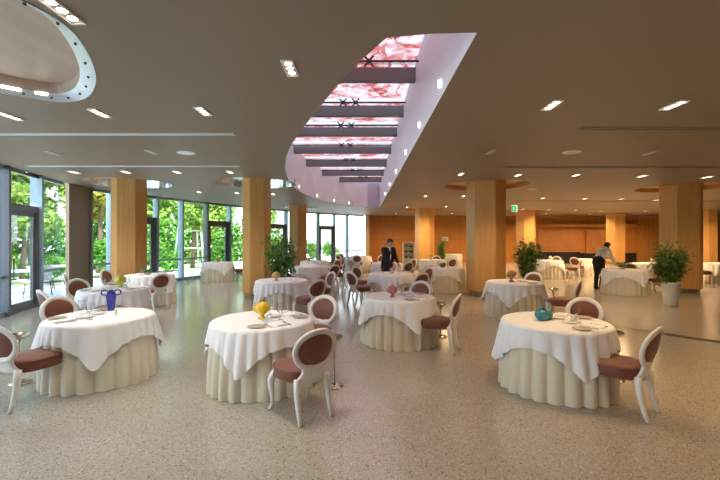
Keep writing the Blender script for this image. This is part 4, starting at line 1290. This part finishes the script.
for i, (X, Y, h, r, m_, lab) in enumerate((
    (-20.5, 11, 8, 1.9, M_TREE, 'green tree seen through the first window at left'),
    (-20.7, 15.6, 8.5, 2.0, M_TREE, 'tall green tree above the left glass door'),
    (-20.2, 20.4, 8, 2.0, M_TREE, 'green tree seen just left of the brown pier'),
    (-18.2, 25.0, 8.2, 2.0, M_TREE, 'bushy green tree beside the left wood column'),
    (-15.3, 28.8, 8, 2.0, M_TREE, 'green tree right of the left wood column'),
    (-12.2, 32.4, 8, 2.0, M_TREE, 'green tree above the middle glass door'),
    (-8.9, 35.8, 7.0, 1.9, M_TREE, 'green tree just left of the centre-left column'),
    (-26.5, 14, 10, 2.2, M_TREE, 'farther tall tree behind the first window'),
    (-26.5, 20, 10.5, 2.3, M_TREE, 'farther tall tree behind the left glass door'),
    (-25, 26, 10.5, 2.3, M_TREE, 'farther tall tree left of the left wood column'),
    (-21.5, 31, 10.5, 2.3, M_TREE, 'farther tall tree right of the left wood column'),
    (-17.5, 35.5, 10.5, 2.3, M_TREE, 'farther tall tree in the middle of the window wall'),
    (-13.3, 39.6, 10, 2.3, M_TREE, 'farther tall tree left of the centre-left column'),
    (-14.6, 16.9, 5.6, 1.3, M_TREE, 'slim young green tree on the lawn outside second window'),
    (-13.2, 19.7, 7.0, 1.25, M_TREEY, 'yellowing autumn tree left of the left wood column'),
    (-9.8, 22.8, 6.0, 1.5, M_TREE, 'staked young tree in the middle of the window wall'))):
    tree('leafy_tree', lab, X, Y, h, r, m_, 40 + i, 4600)
def shrub(label, X, Y, h, r, mat, seed, n=1500):
    rnd = random.Random(seed)
    t = thing('garden_shrub', label, 'shrub', (X, Y, -.06), 0, 'shrubs outside the windows')
    g = G(); 
    for i in range(4):
        a = rnd.uniform(0, 6.28); g.tube([(0, 0, 0), (r * .3 * cos(a), r * .3 * sin(a), h * .6)], [.03, .01], 6)
    mk('stem', g, M_BARK, t)
    lv = G()
    for i in range(7):
        a = rnd.uniform(0, 6.28); q = sqrt(rnd.random()) * r * .6
        k_ = leaf_quads(n // 7, (q * cos(a), q * sin(a), h * rnd.uniform(.35, .7)), (r * .5, r * .5, h * .32), .16, rnd, .5, .5, 1.7); lv.add(k_.v, k_.f)
    mk('foliage', lv, mat, t)
for i, (x, Y, h, r, lab) in enumerate(((0, 14.8, 1.2, .8, 'on the lawn behind the terrace chairs'), (46, 15.4, 1.3, .8, 'behind the left glass door'), (101, 17.6, 1.9, .8, 'left of the left wood column'),
                                  (166, 20.5, 1.3, .8, 'right of the left wood column'), (222, 24.5, 1.4, .8, 'behind the middle glass door'), (277, 27.5, 1.9, .9, 'between the two left-centre columns'),
                                  (312, 31, 1.7, .8, 'low, by the far glass door, left'), (330, 32, 1.6, .8, 'low, by the far glass door, right'))):
    shrub('dense green shrub ' + lab, px(x, Y), Y, h, r, M_HEDGE, 90 + i, 1500)
hg = G(); rnd = random.Random(5)
hp_ = [(-17.8, 8), (-17.6, 16.5), (-15.6, 22.0), (-13.0, 25.6), (-10.2, 29), (-6.9, 32.6)]
for a, b in zip(hp_, hp_[1:]):
    for i in range(5):
        t = (i + .5) / 5; k_ = leaf_quads(560, (a[0] + (b[0] - a[0]) * t, a[1] + (b[1] - a[1]) * t, 1.5), (.95, .95, 1.75), .30, rnd, .55, .5, 1.5); hg.add(k_.v, k_.f)
o = mk('hedge', hg, M_HEDGE); tag(o, 'long clipped green hedge behind the terrace lawn', 'hedge', kind='stuff')
# stakes of the young tree
X, Y = -9.8, 22.8
r = thing('tree_stakes', 'pale timber stakes framing the young tree', 'tree stakes', (X, Y, -.06))
for (sx, sy) in ((-.9, -.5), (.9, -.5), (0, .9)):
    g = G(); g.tube([(sx, sy, 0), (sx * .7, sy * .7, 2.5)], .05, 8); mk('stake', g, M_GARDENWHITE, r)
for z, q in ((1.2, .856), (2.2, .736)):
    P = [Vector((sx * q, sy * q, z)) for sx, sy in ((-.9, -.5), (.9, -.5), (0, .9))]
    g = G()
    for i in range(3): g.tube([P[i], P[(i + 1) % 3]], .035, 6)
    mk('crossbar', g, M_GARDENWHITE, r)
# white terrace furniture beyond the left door
def terrace_table(X, Y, rz, label):
    r = thing('terrace_table', label, 'table', (X, Y, -.06), rz, 'terrace tables')
    g = G(); g.box((0, 0, .74), (1.3, .8, .04)); mk('tabletop', g, M_GARDENWHITE, r, bevel=.005)
    for s in (-1, 1):
        for q in (-1, 1):
            g = G(); g.tube([(s * .58, q * .33, .72), (s * .5, q * .33, 0)], .022, 8); mk('leg', g, M_GARDENWHITE, r)
def terrace_chair(X, Y, rz, label):
    r = thing('terrace_chair', label, 'chair', (X, Y, -.06), rz, 'terrace chairs')
    g = G(); g.box((0, 0, .45), (.5, .48, .04)); mk('seat', g, M_GARDENWHITE, r, bevel=.01)
    g = G(); g.box((0, -.25, .72), (.5, .04, .46)); mk('backrest', g, M_GARDENWHITE, r, bevel=.01)
    for s in (-1, 1):
        for q in (-1, 1):
            g = G(); g.tube([(s * .22, q * .21, .44), (s * .25, q * .26, 0)], .016, 8); mk('leg', g, M_DARK, r)
terrace_table(px(12, 12.2), 12.2, .6, 'white garden table outside the first window'); terrace_table(px(52, 14.4), 14.4, .5, 'white garden table outside beyond the left door')
terrace_chair(px(38, 11.9), 11.9, 1.8, 'white garden chair right of the first outdoor table'); terrace_chair(px(44, 13.3), 13.3, -.8, 'white garden chair between the outdoor tables'); terrace_chair(px(-14, 11.3), 11.3, -1.0, 'white garden chair at far left outside')
# sloping grey building wall outside the far windows
g = G()
X0, X1, Y = px(338, 36), px(372, 36), 36
g.add([(X0, Y, 0), (X1, Y, 0), (X1, Y, 4.6), (X0 - .2, Y, .6), (X0, Y + 1, 0), (X1, Y + 1, 0), (X1, Y + 1, 4.6), (X0 - .2, Y + 1, .6)], [(0, 1, 2, 3), (7, 6, 5, 4), (3, 2, 6, 7), (0, 3, 7, 4), (1, 5, 6, 2)])
o = mk('outdoor_ramp', g, M_CONC); tag(o, 'sloping grey outdoor ramp wall beyond the far windows', 'ramp wall', kind='structure')
